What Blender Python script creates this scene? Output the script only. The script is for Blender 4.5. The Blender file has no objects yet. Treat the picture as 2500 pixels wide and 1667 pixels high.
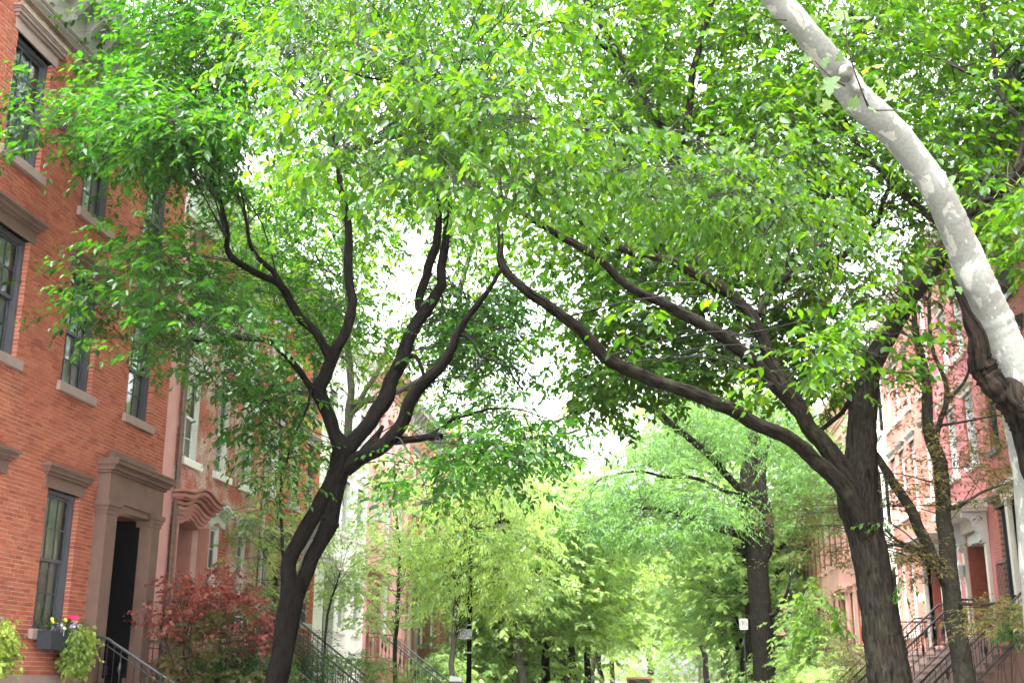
import bpy, math, random
import numpy as np
from mathutils import Vector, Matrix

random.seed(7)
RNG = np.random.default_rng(11)
S = bpy.context.scene
COL = S.collection
R = math.radians

# ------------------------------------------------------------------ camera
FPX, CX, CY = 2866.93, 1250.0, 833.5          # focal length and centre in pixels of the 2500 px photograph
PITCH, YAW, ROLL, EYE = R(16.05), R(7.145), R(0.246), 1.6
_fw = np.array([-math.sin(YAW) * math.cos(PITCH), math.cos(YAW) * math.cos(PITCH), math.sin(PITCH)])
_r0 = np.array([math.cos(YAW), math.sin(YAW), 0.0])
_u0 = np.cross(_r0, _fw)
_r = _r0 * math.cos(ROLL) + _u0 * math.sin(ROLL)
_u = -_r0 * math.sin(ROLL) + _u0 * math.cos(ROLL)
CAMP = np.array([0.0, 0.0, EYE])
cam_d = bpy.data.cameras.new("camera")
cam = bpy.data.objects.new("camera", cam_d)
COL.objects.link(cam)
cam.matrix_world = Matrix(((_r[0], _u[0], -_fw[0], 0), (_r[1], _u[1], -_fw[1], 0), (_r[2], _u[2], -_fw[2], EYE), (0, 0, 0, 1)))
cam_d.sensor_width = 36.0
cam_d.lens = FPX * 36.0 / 2500.0
cam_d.clip_start = 0.2
cam_d.clip_end = 3000
cam_d.dof.use_dof = True
cam_d.dof.focus_distance = 13.0
cam_d.dof.aperture_fstop = 4.0
S.camera = cam

# ------------------------------------------------------------------ sky, sun, exposure (bright overcast day)
SUN_EL, SUN_AZ = R(62), R(205)
W = bpy.data.worlds.new("World")
S.world = W
W.use_nodes = True
wn, wl = W.node_tree.nodes, W.node_tree.links
wn.clear()
_out = wn.new("ShaderNodeOutputWorld")
_bg = wn.new("ShaderNodeBackground")
_sky = wn.new("ShaderNodeTexSky")
_sky.sky_type = 'NISHITA'
_sky.sun_disc = False
_sky.sun_elevation = SUN_EL
_sky.sun_rotation = SUN_AZ
_sky.air_density = 1.0
_sky.dust_density = 4.0
_hs = wn.new("ShaderNodeHueSaturation")
_hs.inputs['Saturation'].default_value = 0.16
wl.new(_sky.outputs[0], _hs.inputs['Color'])
wl.new(_hs.outputs[0], _bg.inputs['Color'])
_bg.inputs['Strength'].default_value = 0.15
wl.new(_bg.outputs[0], _out.inputs['Surface'])
sun_d = bpy.data.lights.new("sun", 'SUN')
sun_d.energy = 1.5
sun_d.angle = R(24)
sun_d.color = (1.0, 0.965, 0.91)
sun = bpy.data.objects.new("sun", sun_d)
COL.objects.link(sun)
# the sun stands high behind the camera's left shoulder
_sd = Vector((math.sin(SUN_AZ) * math.cos(SUN_EL), math.cos(SUN_AZ) * math.cos(SUN_EL), math.sin(SUN_EL)))
sun.rotation_euler = (-_sd).to_track_quat('-Z', 'Y').to_euler()
S.view_settings.view_transform = 'Standard'
S.view_settings.look = 'None'
S.view_settings.exposure = 3.4
S.view_settings.gamma = 1.0
S.view_settings.use_curve_mapping = False
S.render.engine = 'CYCLES'
S.cycles.max_bounces = 10
S.cycles.diffuse_bounces = 6
S.cycles.glossy_bounces = 3
S.cycles.transmission_bounces = 7
S.cycles.transparent_max_bounces = 10
S.cycles.volume_bounces = 0
S.cycles.use_denoising = True
S.cycles.caustics_reflective = False
S.cycles.caustics_refractive = False
HAZE_DENSITY = 0.0001


# ------------------------------------------------------------------ geometry of the view: where a seen point stands in the street
def ray(x, y):
    x = np.asarray(x, float)[..., None]
    y = np.asarray(y, float)[..., None]
    return _fw + _r * (x - CX) / FPX - _u * (y - CY) / FPX


def at(x, y, Y):
    d = ray(x, y)
    t = np.asarray(Y, float) / d[..., 1]
    return d * t[..., None] + CAMP


def proj(P):
    d = np.asarray(P, float) - CAMP
    z = d @ _fw
    z = np.where(np.abs(z) < 1e-3, 1e-3, z)
    return CX + FPX * (d @ _r) / z, CY - FPX * (d @ _u) / z, z


# ------------------------------------------------------------------ numpy value noise
def _hash(ix, iy, iz, seed):
    h = (ix * 374761393 + iy * 668265263 + iz * 2147483647 + seed * 974634777) & 0xFFFFFFFF
    h = ((h ^ (h >> 13)) * 1274126177) & 0xFFFFFFFF
    h = h ^ (h >> 16)
    return (h & 0xFFFF) / 65535.0


def vnoise(P, seed=0):
    P = np.asarray(P, float)
    i = np.floor(P).astype(np.int64)
    f = P - i
    f = f * f * (3 - 2 * f)
    o = 0
    for dx in (0, 1):
        wx = f[..., 0] if dx else 1 - f[..., 0]
        for dy in (0, 1):
            wy = f[..., 1] if dy else 1 - f[..., 1]
            for dz in (0, 1):
                wz = f[..., 2] if dz else 1 - f[..., 2]
                o = o + wx * wy * wz * _hash(i[..., 0] + dx, i[..., 1] + dy, i[..., 2] + dz, seed)
    return o * 2 - 1


# ------------------------------------------------------------------ mesh collector
class MB:
    def __init__(self):
        self.v, self.f, self.m, self.n = [], [], [], 0

    def add(self, verts, faces, mi=0):
        verts = np.asarray(verts, float).reshape(-1, 3)
        self.v.append(verts)
        for f in faces:
            self.f.append(tuple(int(i) + self.n for i in f))
            self.m.append(mi)
        self.n += len(verts)

    def wbox(self, x0, x1, y0, y1, z0, z1, mi=0, skip=()):
        v = [(x0, y0, z0), (x1, y0, z0), (x1, y1, z0), (x0, y1, z0), (x0, y0, z1), (x1, y0, z1), (x1, y1, z1), (x0, y1, z1)]
        fs = {'b': (3, 2, 1, 0), 't': (4, 5, 6, 7), 'y0': (0, 1, 5, 4), 'x1': (1, 2, 6, 5), 'y1': (2, 3, 7, 6), 'x0': (3, 0, 4, 7)}
        self.add(v, [fs[k] for k in fs if k not in skip], mi)

    def box(self, F, u0, u1, d0, d1, z0, z1, mi=0, skip=()):
        xa, xb = F.x(d0), F.x(d1)
        self.wbox(min(xa, xb), max(xa, xb), u0, u1, z0, z1, mi, skip)

    def prism(self, F, prof, u0, u1, mi=0):
        """profile of (d, z) points swept along the facade"""
        n = len(prof)
        v = [(F.x(d), u0, z) for d, z in prof] + [(F.x(d), u1, z) for d, z in prof]
        fs = [(i, (i + 1) % n, n + (i + 1) % n, n + i) for i in range(n)]
        fs += [tuple(range(n - 1, -1, -1)), tuple(range(n, 2 * n))]
        self.add(v, fs, mi)

    def band(self, F, curve, t, d0, d1, mi=0):
        """a strip of height t under a curve of (u, z) points, from depth d0 out to d1"""
        n = len(curve)
        v = []
        for u, z in curve:
            v += [(F.x(d0), u, z - t), (F.x(d1), u, z - t), (F.x(d1), u, z), (F.x(d0), u, z)]
        fs = []
        for i in range(n - 1):
            a, b = 4 * i, 4 * i + 4
            for k in range(4):
                fs.append((a + k, a + (k + 1) % 4, b + (k + 1) % 4, b + k))
        fs += [(0, 1, 2, 3), (4 * n - 1, 4 * n - 2, 4 * n - 3, 4 * n - 4)]
        self.add(v, fs, mi)

    def tube(self, pts, rad, nseg=8, mi=0):
        pts = np.asarray(pts, float)
        rad = np.broadcast_to(np.asarray(rad, float), (len(pts),))
        T = np.gradient(pts, axis=0)
        T /= np.linalg.norm(T, axis=1)[:, None] + 1e-9
        a = np.array([0.0, 0, 1]) if abs(T[0][2]) < 0.9 else np.array([1.0, 0, 0])
        N = np.cross(T[0], a)
        N /= np.linalg.norm(N)
        th = np.arange(nseg) * 2 * math.pi / nseg
        V = []
        for i in range(len(pts)):
            N = N - T[i] * (N @ T[i])
            N /= np.linalg.norm(N) + 1e-9
            B = np.cross(T[i], N)
            V.append(pts[i] + rad[i] * (np.cos(th)[:, None] * N + np.sin(th)[:, None] * B))
        V = np.concatenate(V)
        fs = []
        for i in range(len(pts) - 1):
            for k in range(nseg):
                a0, b0 = i * nseg + k, i * nseg + (k + 1) % nseg
                fs.append((a0, b0, b0 + nseg, a0 + nseg))
        fs.append(tuple(range(nseg - 1, -1, -1)))
        fs.append(tuple((len(pts) - 1) * nseg + k for k in range(nseg)))
        self.add(V, fs, mi)

    def lathe(self, c, prof, nseg=12, mi=0):
        v, fs = [], []
        for r, z in prof:
            for k in range(nseg):
                a = 2 * math.pi * k / nseg
                v.append((c[0] + r * math.cos(a), c[1] + r * math.sin(a), c[2] + z))
        for i in range(len(prof) - 1):
            for k in range(nseg):
                a0, b0 = i * nseg + k, i * nseg + (k + 1) % nseg
                fs.append((a0, b0, b0 + nseg, a0 + nseg))
        fs.append(tuple(range(nseg - 1, -1, -1)))
        fs.append(tuple((len(prof) - 1) * nseg + k for k in range(nseg)))
        self.add(v, fs, mi)

    def mesh(self, name, mats, smooth=False):
        me = bpy.data.meshes.new(name)
        V = np.concatenate(self.v) if self.v else np.zeros((0, 3))
        me.from_pydata(V.tolist(), [], self.f)
        for m in (mats if isinstance(mats, (list, tuple)) else [mats]):
            me.materials.append(m)
        if any(self.m):
            me.polygons.foreach_set('material_index', self.m)
        if smooth:
            me.polygons.foreach_set('use_smooth', [True] * len(me.polygons))
        me.update()
        return me

    def build(self, name, mats, parent=None, smooth=False, kind=None, label=None):
        return link(name, self.mesh(name, mats, smooth), parent, kind, label)


def link(name, me, parent=None, kind=None, label=None, mw=None):
    o = bpy.data.objects.new(name, me)
    COL.objects.link(o)
    if parent is not None:
        o.parent = parent
        o.matrix_parent_inverse = Matrix.Translation(-parent_loc(parent))
    if mw is not None:
        o.matrix_basis = mw
    if kind:
        o['kind'] = kind
    if label:
        o['label'] = label
    return o


def parent_loc(p):
    return p.location.copy() if p.parent is None else Vector((0, 0, 0))      # a part's own mesh is laid out in world space


def thing(name, label, cat, loc=(0, 0, 0), group=None):
    o = bpy.data.objects.new(name, None)
    COL.objects.link(o)
    o.location = loc
    o['label'] = label
    o['category'] = cat
    if group:
        o['group'] = group
    return o


class Fac:
    def __init__(self, X0, s):
        self.X0, self.s = X0, s

    def x(self, d):
        return self.X0 + self.s * d


FL, FR = Fac(-10.0, 1), Fac(8.0, -1)


# ------------------------------------------------------------------ materials
def nodes(name):
    m = bpy.data.materials.new(name)
    m.use_nodes = True
    nt = m.node_tree
    p = nt.nodes['Principled BSDF']
    return m, nt, p


def N(nt, t, **kw):
    n = nt.nodes.new(t)
    for k, v in kw.items():
        setattr(n, k, v)
    return n


def ramp(nt, stops):
    n = nt.nodes.new('ShaderNodeValToRGB')
    e = n.color_ramp.elements
    while len(e) < len(stops):
        e.new(0.5)
    for k, (pos, c) in enumerate(stops):
        e[k].position = pos
        e[k].color = (*c, 1)
    return n


def plain(name, col, rough=0.7, var=0.12, scale=6.0, bump=0.15, metal=0.0, spec=0.4, stretch=(1, 1, 1), bscale=None):
    m, nt, p = nodes(name)
    tc = N(nt, 'ShaderNodeTexCoord')
    mp = N(nt, 'ShaderNodeMapping')
    mp.inputs['Scale'].default_value = stretch
    nt.links.new(tc.outputs['Object'], mp.inputs[0])
    ns = N(nt, 'ShaderNodeTexNoise')
    ns.inputs['Scale'].default_value = scale
    ns.inputs['Detail'].default_value = 6
    ns.inputs['Roughness'].default_value = 0.65
    nt.links.new(mp.outputs[0], ns.inputs[0])
    rp = ramp(nt, [(0.3, tuple(c * (1 - var) for c in col)), (0.7, tuple(min(1, c * (1 + var)) for c in col))])
    nt.links.new(ns.outputs['Fac'], rp.inputs[0])
    nt.links.new(rp.outputs[0], p.inputs['Base Color'])
    p.inputs['Roughness'].default_value = rough
    p.inputs['Metallic'].default_value = metal
    p.inputs['Specular IOR Level'].default_value = spec
    if bump:
        n2 = N(nt, 'ShaderNodeTexNoise')
        n2.inputs['Scale'].default_value = bscale or scale * 6
        n2.inputs['Detail'].default_value = 4
        nt.links.new(mp.outputs[0], n2.inputs[0])
        b = N(nt, 'ShaderNodeBump')
        b.inputs['Strength'].default_value = bump
        b.inputs['Distance'].default_value = 0.02
        nt.links.new(n2.outputs['Fac'], b.inputs['Height'])
        nt.links.new(b.outputs[0], p.inputs['Normal'])
    return m


def rnd_fac(nt):
    """one random number for each separate piece, whether it is an object or an island of a joined mesh"""
    g = N(nt, 'ShaderNodeNewGeometry')
    o = N(nt, 'ShaderNodeObjectInfo')
    a = N(nt, 'ShaderNodeMath', operation='ADD')
    nt.links.new(g.outputs['Random Per Island'], a.inputs[0])
    nt.links.new(o.outputs['Random'], a.inputs[1])
    f = N(nt, 'ShaderNodeMath', operation='FRACT')
    nt.links.new(a.outputs[0], f.inputs[0])
    return f.outputs[0]


def brick_mat(name, cols, worn=None, worn_amt=0.5, scale=1.2):
    m, nt, p = nodes(name)
    rf = rnd_fac(nt)
    rp = ramp(nt, [(k / (len(cols) - 1), c) for k, c in enumerate(cols)])
    nt.links.new(rf, rp.inputs[0])
    tc = N(nt, 'ShaderNodeNewGeometry')
    n1 = N(nt, 'ShaderNodeTexNoise')
    n1.inputs['Scale'].default_value = 45
    n1.inputs['Detail'].default_value = 5
    nt.links.new(tc.outputs['Position'], n1.inputs[0])
    n2 = N(nt, 'ShaderNodeTexNoise')
    n2.inputs['Scale'].default_value = scale
    n2.inputs['Detail'].default_value = 7
    n2.inputs['Roughness'].default_value = 0.7
    nt.links.new(tc.outputs['Position'], n2.inputs[0])
    mx = N(nt, 'ShaderNodeMix', data_type='RGBA', blend_type='MULTIPLY')
    mx.inputs['Factor'].default_value = 0.55
    r2 = ramp(nt, [(0.25, (0.62, 0.6, 0.6)), (0.75, (1.25, 1.2, 1.18))])
    nt.links.new(n1.outputs['Fac'], r2.inputs[0])
    nt.links.new(rp.outputs[0], mx.inputs['A'])
    nt.links.new(r2.outputs[0], mx.inputs['B'])
    col = mx.outputs['Result']
    mx3 = N(nt, 'ShaderNodeMix', data_type='RGBA', blend_type='MULTIPLY')
    mx3.inputs['Factor'].default_value = 0.5
    r3 = ramp(nt, [(0.3, (0.55, 0.5, 0.5)), (0.5, (1, 1, 1)), (0.72, (1.22, 1.25, 1.28))])
    nt.links.new(n2.outputs['Fac'], r3.inputs[0])
    nt.links.new(col, mx3.inputs['A'])
    nt.links.new(r3.outputs[0], mx3.inputs['B'])
    col = mx3.outputs['Result']
    if worn:
        n3 = N(nt, 'ShaderNodeTexNoise')
        n3.inputs['Scale'].default_value = 0.9
        n3.inputs['Detail'].default_value = 9
        n3.inputs['Roughness'].default_value = 0.75
        nt.links.new(tc.outputs['Position'], n3.inputs[0])
        r4 = ramp(nt, [(0.62 - worn_amt * 0.3, (0, 0, 0)), (0.72 - worn_amt * 0.3, (0.8, 0.8, 0.8))])
        nt.links.new(n3.outputs['Fac'], r4.inputs[0])
        mw = N(nt, 'ShaderNodeMix', data_type='RGBA')
        nt.links.new(r4.outputs[0], mw.inputs['Factor'])
        nt.links.new(col, mw.inputs['A'])
        mw.inputs['B'].default_value = (*worn, 1)
        col = mw.outputs['Result']
    nt.links.new(col, p.inputs['Base Color'])
    p.inputs['Roughness'].default_value = 0.85
    p.inputs['Specular IOR Level'].default_value = 0.25
    b = N(nt, 'ShaderNodeBump')
    b.inputs['Strength'].default_value = 0.35
    b.inputs['Distance'].default_value = 0.006
    nt.links.new(n1.outputs['Fac'], b.inputs['Height'])
    nt.links.new(b.outputs[0], p.inputs['Normal'])
    return m


def brick_tex(name, c1, c2, mort):
    """brick courses for the houses too far away to tell the bricks apart"""
    m, nt, p = nodes(name)
    g = N(nt, 'ShaderNodeNewGeometry')
    sx = N(nt, 'ShaderNodeSeparateXYZ')
    nt.links.new(g.outputs['Position'], sx.inputs[0])
    cb = N(nt, 'ShaderNodeCombineXYZ')
    nt.links.new(sx.outputs['Y'], cb.inputs['X'])
    nt.links.new(sx.outputs['Z'], cb.inputs['Y'])
    bt = N(nt, 'ShaderNodeTexBrick')
    bt.inputs['Color1'].default_value = (*c1, 1)
    bt.inputs['Color2'].default_value = (*c2, 1)
    bt.inputs['Mortar'].default_value = (*mort, 1)
    bt.inputs['Scale'].default_value = 1.0
    bt.inputs['Mortar Size'].default_value = 0.006
    bt.inputs['Brick Width'].default_value = 0.2125
    bt.inputs['Row Height'].default_value = 0.0695
    nt.links.new(cb.outputs[0], bt.inputs[0])
    n2 = N(nt, 'ShaderNodeTexNoise')
    n2.inputs['Scale'].default_value = 1.3
    n2.inputs['Detail'].default_value = 8
    nt.links.new(g.outputs['Position'], n2.inputs[0])
    r3 = ramp(nt, [(0.3, (0.72, 0.7, 0.7)), (0.7, (1.15, 1.15, 1.15))])
    nt.links.new(n2.outputs['Fac'], r3.inputs[0])
    mx = N(nt, 'ShaderNodeMix', data_type='RGBA', blend_type='MULTIPLY')
    mx.inputs['Factor'].default_value = 0.7
    nt.links.new(bt.outputs[0], mx.inputs['A'])
    nt.links.new(r3.outputs[0], mx.inputs['B'])
    nt.links.new(mx.outputs['Result'], p.inputs['Base Color'])
    p.inputs['Roughness'].default_value = 0.9
    b = N(nt, 'ShaderNodeBump')
    b.inputs['Strength'].default_value = 0.5
    b.inputs['Distance'].default_value = 0.008
    nt.links.new(bt.outputs['Fac'], b.inputs['Height'])
    b.invert = True
    nt.links.new(b.outputs[0], p.inputs['Normal'])
    return m


def leaf_mat(name, refl, trans, tfac=0.42, rough=0.42, spec=0.5):
    m, nt, p = nodes(name)
    rf = rnd_fac(nt)
    r1 = ramp(nt, [(k / (len(refl) - 1), c) for k, c in enumerate(refl)])
    r2 = ramp(nt, [(k / (len(trans) - 1), c) for k, c in enumerate(trans)])
    nt.links.new(rf, r1.inputs[0])
    nt.links.new(rf, r2.inputs[0])
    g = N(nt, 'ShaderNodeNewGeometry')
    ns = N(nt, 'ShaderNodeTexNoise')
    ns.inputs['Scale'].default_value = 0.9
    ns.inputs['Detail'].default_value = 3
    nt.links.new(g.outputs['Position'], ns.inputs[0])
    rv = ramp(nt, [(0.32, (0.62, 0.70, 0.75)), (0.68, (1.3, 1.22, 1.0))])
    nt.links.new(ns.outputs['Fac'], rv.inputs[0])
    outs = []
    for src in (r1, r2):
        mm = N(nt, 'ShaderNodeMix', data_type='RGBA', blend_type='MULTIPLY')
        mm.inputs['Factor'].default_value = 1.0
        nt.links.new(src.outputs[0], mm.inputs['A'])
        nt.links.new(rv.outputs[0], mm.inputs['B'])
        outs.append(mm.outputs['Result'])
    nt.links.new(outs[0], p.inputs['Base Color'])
    p.inputs['Roughness'].default_value = rough
    p.inputs['Specular IOR Level'].default_value = spec
    t = N(nt, 'ShaderNodeBsdfTranslucent')
    nt.links.new(outs[1], t.inputs['Color'])
    mx = N(nt, 'ShaderNodeMixShader')
    mx.inputs[0].default_value = tfac
    nt.links.new(p.outputs[0], mx.inputs[1])
    nt.links.new(t.outputs[0], mx.inputs[2])
    nt.links.new(mx.outputs[0], nt.nodes['Material Output'].inputs['Surface'])
    return m


def bark_mat(name, dark, light, sc=28.0, zst=0.16, bump=0.9, lichen=None):
    m, nt, p = nodes(name)
    at_ = N(nt, 'ShaderNodeAttribute', attribute_name='bark_co')
    mp = N(nt, 'ShaderNodeMapping')
    mp.inputs['Scale'].default_value = (1, 1, zst)
    nt.links.new(at_.outputs['Vector'], mp.inputs[0])
    n1 = N(nt, 'ShaderNodeTexNoise')
    n1.inputs['Scale'].default_value = sc
    n1.inputs['Detail'].default_value = 8
    n1.inputs['Roughness'].default_value = 0.68
    n1.inputs['Distortion'].default_value = 0.6
    nt.links.new(mp.outputs[0], n1.inputs[0])
    rp = ramp(nt, [(0.36, dark), (0.55, tuple((a + b) / 2 for a, b in zip(dark, light))), (0.72, light)])
    nt.links.new(n1.outputs['Fac'], rp.inputs[0])
    col = rp.outputs[0]
    if lichen:
        n3 = N(nt, 'ShaderNodeTexNoise')
        n3.inputs['Scale'].default_value = 5
        n3.inputs['Detail'].default_value = 8
        nt.links.new(at_.outputs['Vector'], n3.inputs[0])
        r4 = ramp(nt, [(0.56, (0, 0, 0)), (0.7, (0.7, 0.7, 0.7))])
        nt.links.new(n3.outputs['Fac'], r4.inputs[0])
        mw = N(nt, 'ShaderNodeMix', data_type='RGBA')
        nt.links.new(r4.outputs[0], mw.inputs['Factor'])
        nt.links.new(col, mw.inputs['A'])
        mw.inputs['B'].default_value = (*lichen, 1)
        col = mw.outputs['Result']
    nt.links.new(col, p.inputs['Base Color'])
    p.inputs['Roughness'].default_value = 0.95
    p.inputs['Specular IOR Level'].default_value = 0.06
    b = N(nt, 'ShaderNodeBump')
    b.inputs['Strength'].default_value = bump
    b.inputs['Distance'].default_value = 0.05
    nt.links.new(n1.outputs['Fac'], b.inputs['Height'])
    nt.links.new(b.outputs[0], p.inputs['Normal'])
    return m


def plane_bark():
    m, nt, p = nodes('plane_tree_bark')
    at_ = N(nt, 'ShaderNodeAttribute', attribute_name='bark_co')
    mp = N(nt, 'ShaderNodeMapping')
    mp.inputs['Scale'].default_value = (1, 1, 0.55)
    nt.links.new(at_.outputs['Vector'], mp.inputs[0])
    n1 = N(nt, 'ShaderNodeTexNoise')
    n1.inputs['Scale'].default_value = 7.5
    n1.inputs['Detail'].default_value = 3
    n1.inputs['Roughness'].default_value = 0.5
    n1.inputs['Distortion'].default_value = 0.5
    nt.links.new(mp.outputs[0], n1.inputs[0])
    r1 = ramp(nt, [(0.565, (0, 0, 0)), (0.605, (1, 1, 1))])      # flaked pale patches
    nt.links.new(n1.outputs['Fac'], r1.inputs[0])
    v = N(nt, 'ShaderNodeTexVoronoi')
    v.inputs['Scale'].default_value = 11
    nt.links.new(mp.outputs[0], v.inputs[0])
    r2 = ramp(nt, [(0.12, (1, 1, 1)), (0.15, (0, 0, 0))])        # small round spots
    nt.links.new(v.outputs['Distance'], r2.inputs[0])
    sp = N(nt, 'ShaderNodeMath', operation='MAXIMUM')
    nt.links.new(r1.outputs[0], sp.inputs[0])
    nt.links.new(r2.outputs[0], sp.inputs[1])
    n2 = N(nt, 'ShaderNodeTexNoise')
    n2.inputs['Scale'].default_value = 30
    n2.inputs['Detail'].default_value = 7
    nt.links.new(at_.outputs['Vector'], n2.inputs[0])
    rb = ramp(nt, [(0.3, (0.115, 0.12, 0.105)), (0.7, (0.165, 0.17, 0.15))])
    nt.links.new(n2.outputs['Fac'], rb.inputs[0])
    rw = ramp(nt, [(0.3, (0.22, 0.22, 0.19)), (0.7, (0.30, 0.30, 0.265))])
    nt.links.new(n2.outputs['Fac'], rw.inputs[0])
    mx = N(nt, 'ShaderNodeMix', data_type='RGBA')
    nt.links.new(sp.outputs[0], mx.inputs['Factor'])
    nt.links.new(rb.outputs[0], mx.inputs['A'])
    nt.links.new(rw.outputs[0], mx.inputs['B'])
    n4 = N(nt, 'ShaderNodeTexNoise')
    n4.inputs['Scale'].default_value = 2.2
    n4.inputs['Detail'].default_value = 6
    nt.links.new(at_.outputs['Vector'], n4.inputs[0])
    r5 = ramp(nt, [(0.6, (0, 0, 0)), (0.75, (0.55, 0.55, 0.55))])
    nt.links.new(n4.outputs['Fac'], r5.inputs[0])
    m2 = N(nt, 'ShaderNodeMix', data_type='RGBA')
    nt.links.new(r5.outputs[0], m2.inputs['Factor'])
    nt.links.new(mx.outputs['Result'], m2.inputs['A'])
    m2.inputs['B'].default_value = (0.10, 0.088, 0.07, 1)
    nt.links.new(m2.outputs['Result'], p.inputs['Base Color'])
    p.inputs['Roughness'].default_value = 0.75
    b = N(nt, 'ShaderNodeBump')
    b.inputs['Strength'].default_value = 0.3
    b.inputs['Distance'].default_value = 0.006
    nt.links.new(sp.outputs[0], b.inputs['Height'])
    b.invert = True
    b2 = N(nt, 'ShaderNodeBump')
    b2.inputs['Strength'].default_value = 0.2
    b2.inputs['Distance'].default_value = 0.01
    nt.links.new(n2.outputs['Fac'], b2.inputs['Height'])
    nt.links.new(b.outputs[0], b2.inputs['Normal'])
    nt.links.new(b2.outputs[0], p.inputs['Normal'])
    return m


def glass_mat(name, tint=(0.8, 0.9, 0.88)):
    m, nt, p = nodes(name)
    nt.nodes.remove(p)
    gl = N(nt, 'ShaderNodeBsdfGlossy')
    gl.inputs['Roughness'].default_value = 0.03
    gl.inputs['Color'].default_value = (0.95, 0.97, 1, 1)
    tr = N(nt, 'ShaderNodeBsdfTransparent')
    tr.inputs['Color'].default_value = (*tint, 1)
    fr = N(nt, 'ShaderNodeFresnel')
    fr.inputs['IOR'].default_value = 1.7
    g = N(nt, 'ShaderNodeNewGeometry')
    ns = N(nt, 'ShaderNodeTexNoise')
    ns.inputs['Scale'].default_value = 1.6
    nt.links.new(g.outputs['Position'], ns.inputs[0])
    b = N(nt, 'ShaderNodeBump')
    b.inputs['Strength'].default_value = 0.08
    b.inputs['Distance'].default_value = 0.05
    nt.links.new(ns.outputs['Fac'], b.inputs['Height'])
    nt.links.new(b.outputs[0], gl.inputs['Normal'])
    mx = N(nt, 'ShaderNodeMixShader')
    nt.links.new(fr.outputs[0], mx.inputs[0])
    nt.links.new(tr.outputs[0], mx.inputs[1])
    nt.links.new(gl.outputs[0], mx.inputs[2])
    nt.links.new(mx.outputs[0], nt.nodes['Material Output'].inputs['Surface'])
    return m


def emit_mat(name, col, s):
    m, nt, p = nodes(name)
    p.inputs['Base Color'].default_value = (*col, 1)
    p.inputs['Emission Color'].default_value = (*col, 1)
    p.inputs['Emission Strength'].default_value = s
    return m


M = {}
M['brick_orange'] = brick_mat('orange_red_brick', [(0.37, 0.105, 0.060), (0.43, 0.132, 0.078), (0.47, 0.155, 0.095), (0.40, 0.115, 0.068), (0.29, 0.080, 0.050)])
M['mortar_pale'] = plain('pale_mortar', (0.56, 0.40, 0.32), 0.95, 0.2, 3, 0.3)
M['brick_patchy'] = brick_mat('patchy_painted_brick', [(0.42, 0.13, 0.085), (0.47, 0.16, 0.11), (0.44, 0.12, 0.08)], worn=(0.62, 0.52, 0.48), worn_amt=0.55)
M['mortar_patchy'] = plain('whitish_mortar', (0.52, 0.33, 0.28), 0.95, 0.2, 3, 0.3)
M['brick_rust'] = brick_mat('rust_brick', [(0.36, 0.095, 0.045), (0.42, 0.12, 0.06), (0.39, 0.10, 0.05)])
M['mortar_rust'] = plain('rust_mortar', (0.42, 0.22, 0.15), 0.95, 0.2, 3, 0.3)
M['brick_rose'] = brick_mat('rose_brick', [(0.42, 0.16, 0.12), (0.48, 0.19, 0.145), (0.45, 0.17, 0.13), (0.40, 0.145, 0.11)])
M['mortar_rose'] = plain('pinkish_mortar', (0.50, 0.33, 0.28), 0.95, 0.2, 3, 0.3)
M['brick_salmon'] = brick_mat('salmon_brick', [(0.50, 0.22, 0.17), (0.55, 0.26, 0.21), (0.52, 0.24, 0.19)])
M['mortar_salmon'] = plain('salmon_mortar', (0.55, 0.40, 0.34), 0.95, 0.2, 3, 0.3)
M['reveal_red'] = plain('dark_red_painted_brick', (0.26, 0.07, 0.045), 0.85, 0.25, 5, 0.4)
M['stucco_red'] = plain('red_painted_stucco', (0.47, 0.155, 0.155), 0.8, 0.2, 2.2, 0.35, bscale=22)
M['stucco_pink'] = plain('pink_painted_stucco', (0.62, 0.33, 0.31), 0.8, 0.12, 1.6, 0.3, bscale=20)
M['stucco_cream'] = plain('cream_stucco', (0.60, 0.60, 0.52), 0.85, 0.1, 1.4, 0.25)
M['stucco_white'] = plain('white_stucco', (0.78, 0.77, 0.73), 0.85, 0.07, 1.2, 0.2)
M['brownstone'] = plain('brownstone', (0.17, 0.105, 0.082), 0.9, 0.16, 3.0, 0.3, bscale=60)
M['brownstone_pale'] = plain('pale_brownstone', (0.31, 0.225, 0.205), 0.88, 0.12, 4.0, 0.25, bscale=50)
M['stone_rose'] = plain('rose_brownstone', (0.36, 0.17, 0.135), 0.85, 0.14, 3.0, 0.25)
M['stone_grey'] = plain('grey_stone', (0.33, 0.31, 0.28), 0.9, 0.15, 3.0, 0.3)
M['paint_white'] = plain('white_paint', (0.78, 0.79, 0.78), 0.5, 0.05, 5, 0.08)
M['paint_cream'] = plain('cream_paint', (0.62, 0.58, 0.50), 0.55, 0.08, 5, 0.1)
M['paint_mint'] = plain('pale_mint_paint', (0.60, 0.68, 0.63), 0.55, 0.06, 5, 0.08)
M['paint_slate'] = plain('slate_grey_paint', (0.085, 0.085, 0.10), 0.5, 0.12, 6, 0.08)
M['black_and_shade'] = plain('black_paint_and_shade', (0.004, 0.004, 0.005), 0.85, 0.2, 6, 0.05, spec=0.1)  # black paint, deepened to serve as the doorway's shade too
M['paint_teal'] = plain('dark_teal_paint', (0.035, 0.055, 0.065), 0.45, 0.15, 6, 0.05)
M['paint_green'] = plain('dark_green_paint', (0.02, 0.035, 0.03), 0.45, 0.15, 6, 0.05)
M['paint_ltgrey'] = plain('light_grey_paint', (0.55, 0.56, 0.56), 0.5, 0.08, 5, 0.08)
M['door_pale'] = plain('pale_blue_white_paint', (0.66, 0.71, 0.72), 0.5, 0.05, 5, 0.05)
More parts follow.
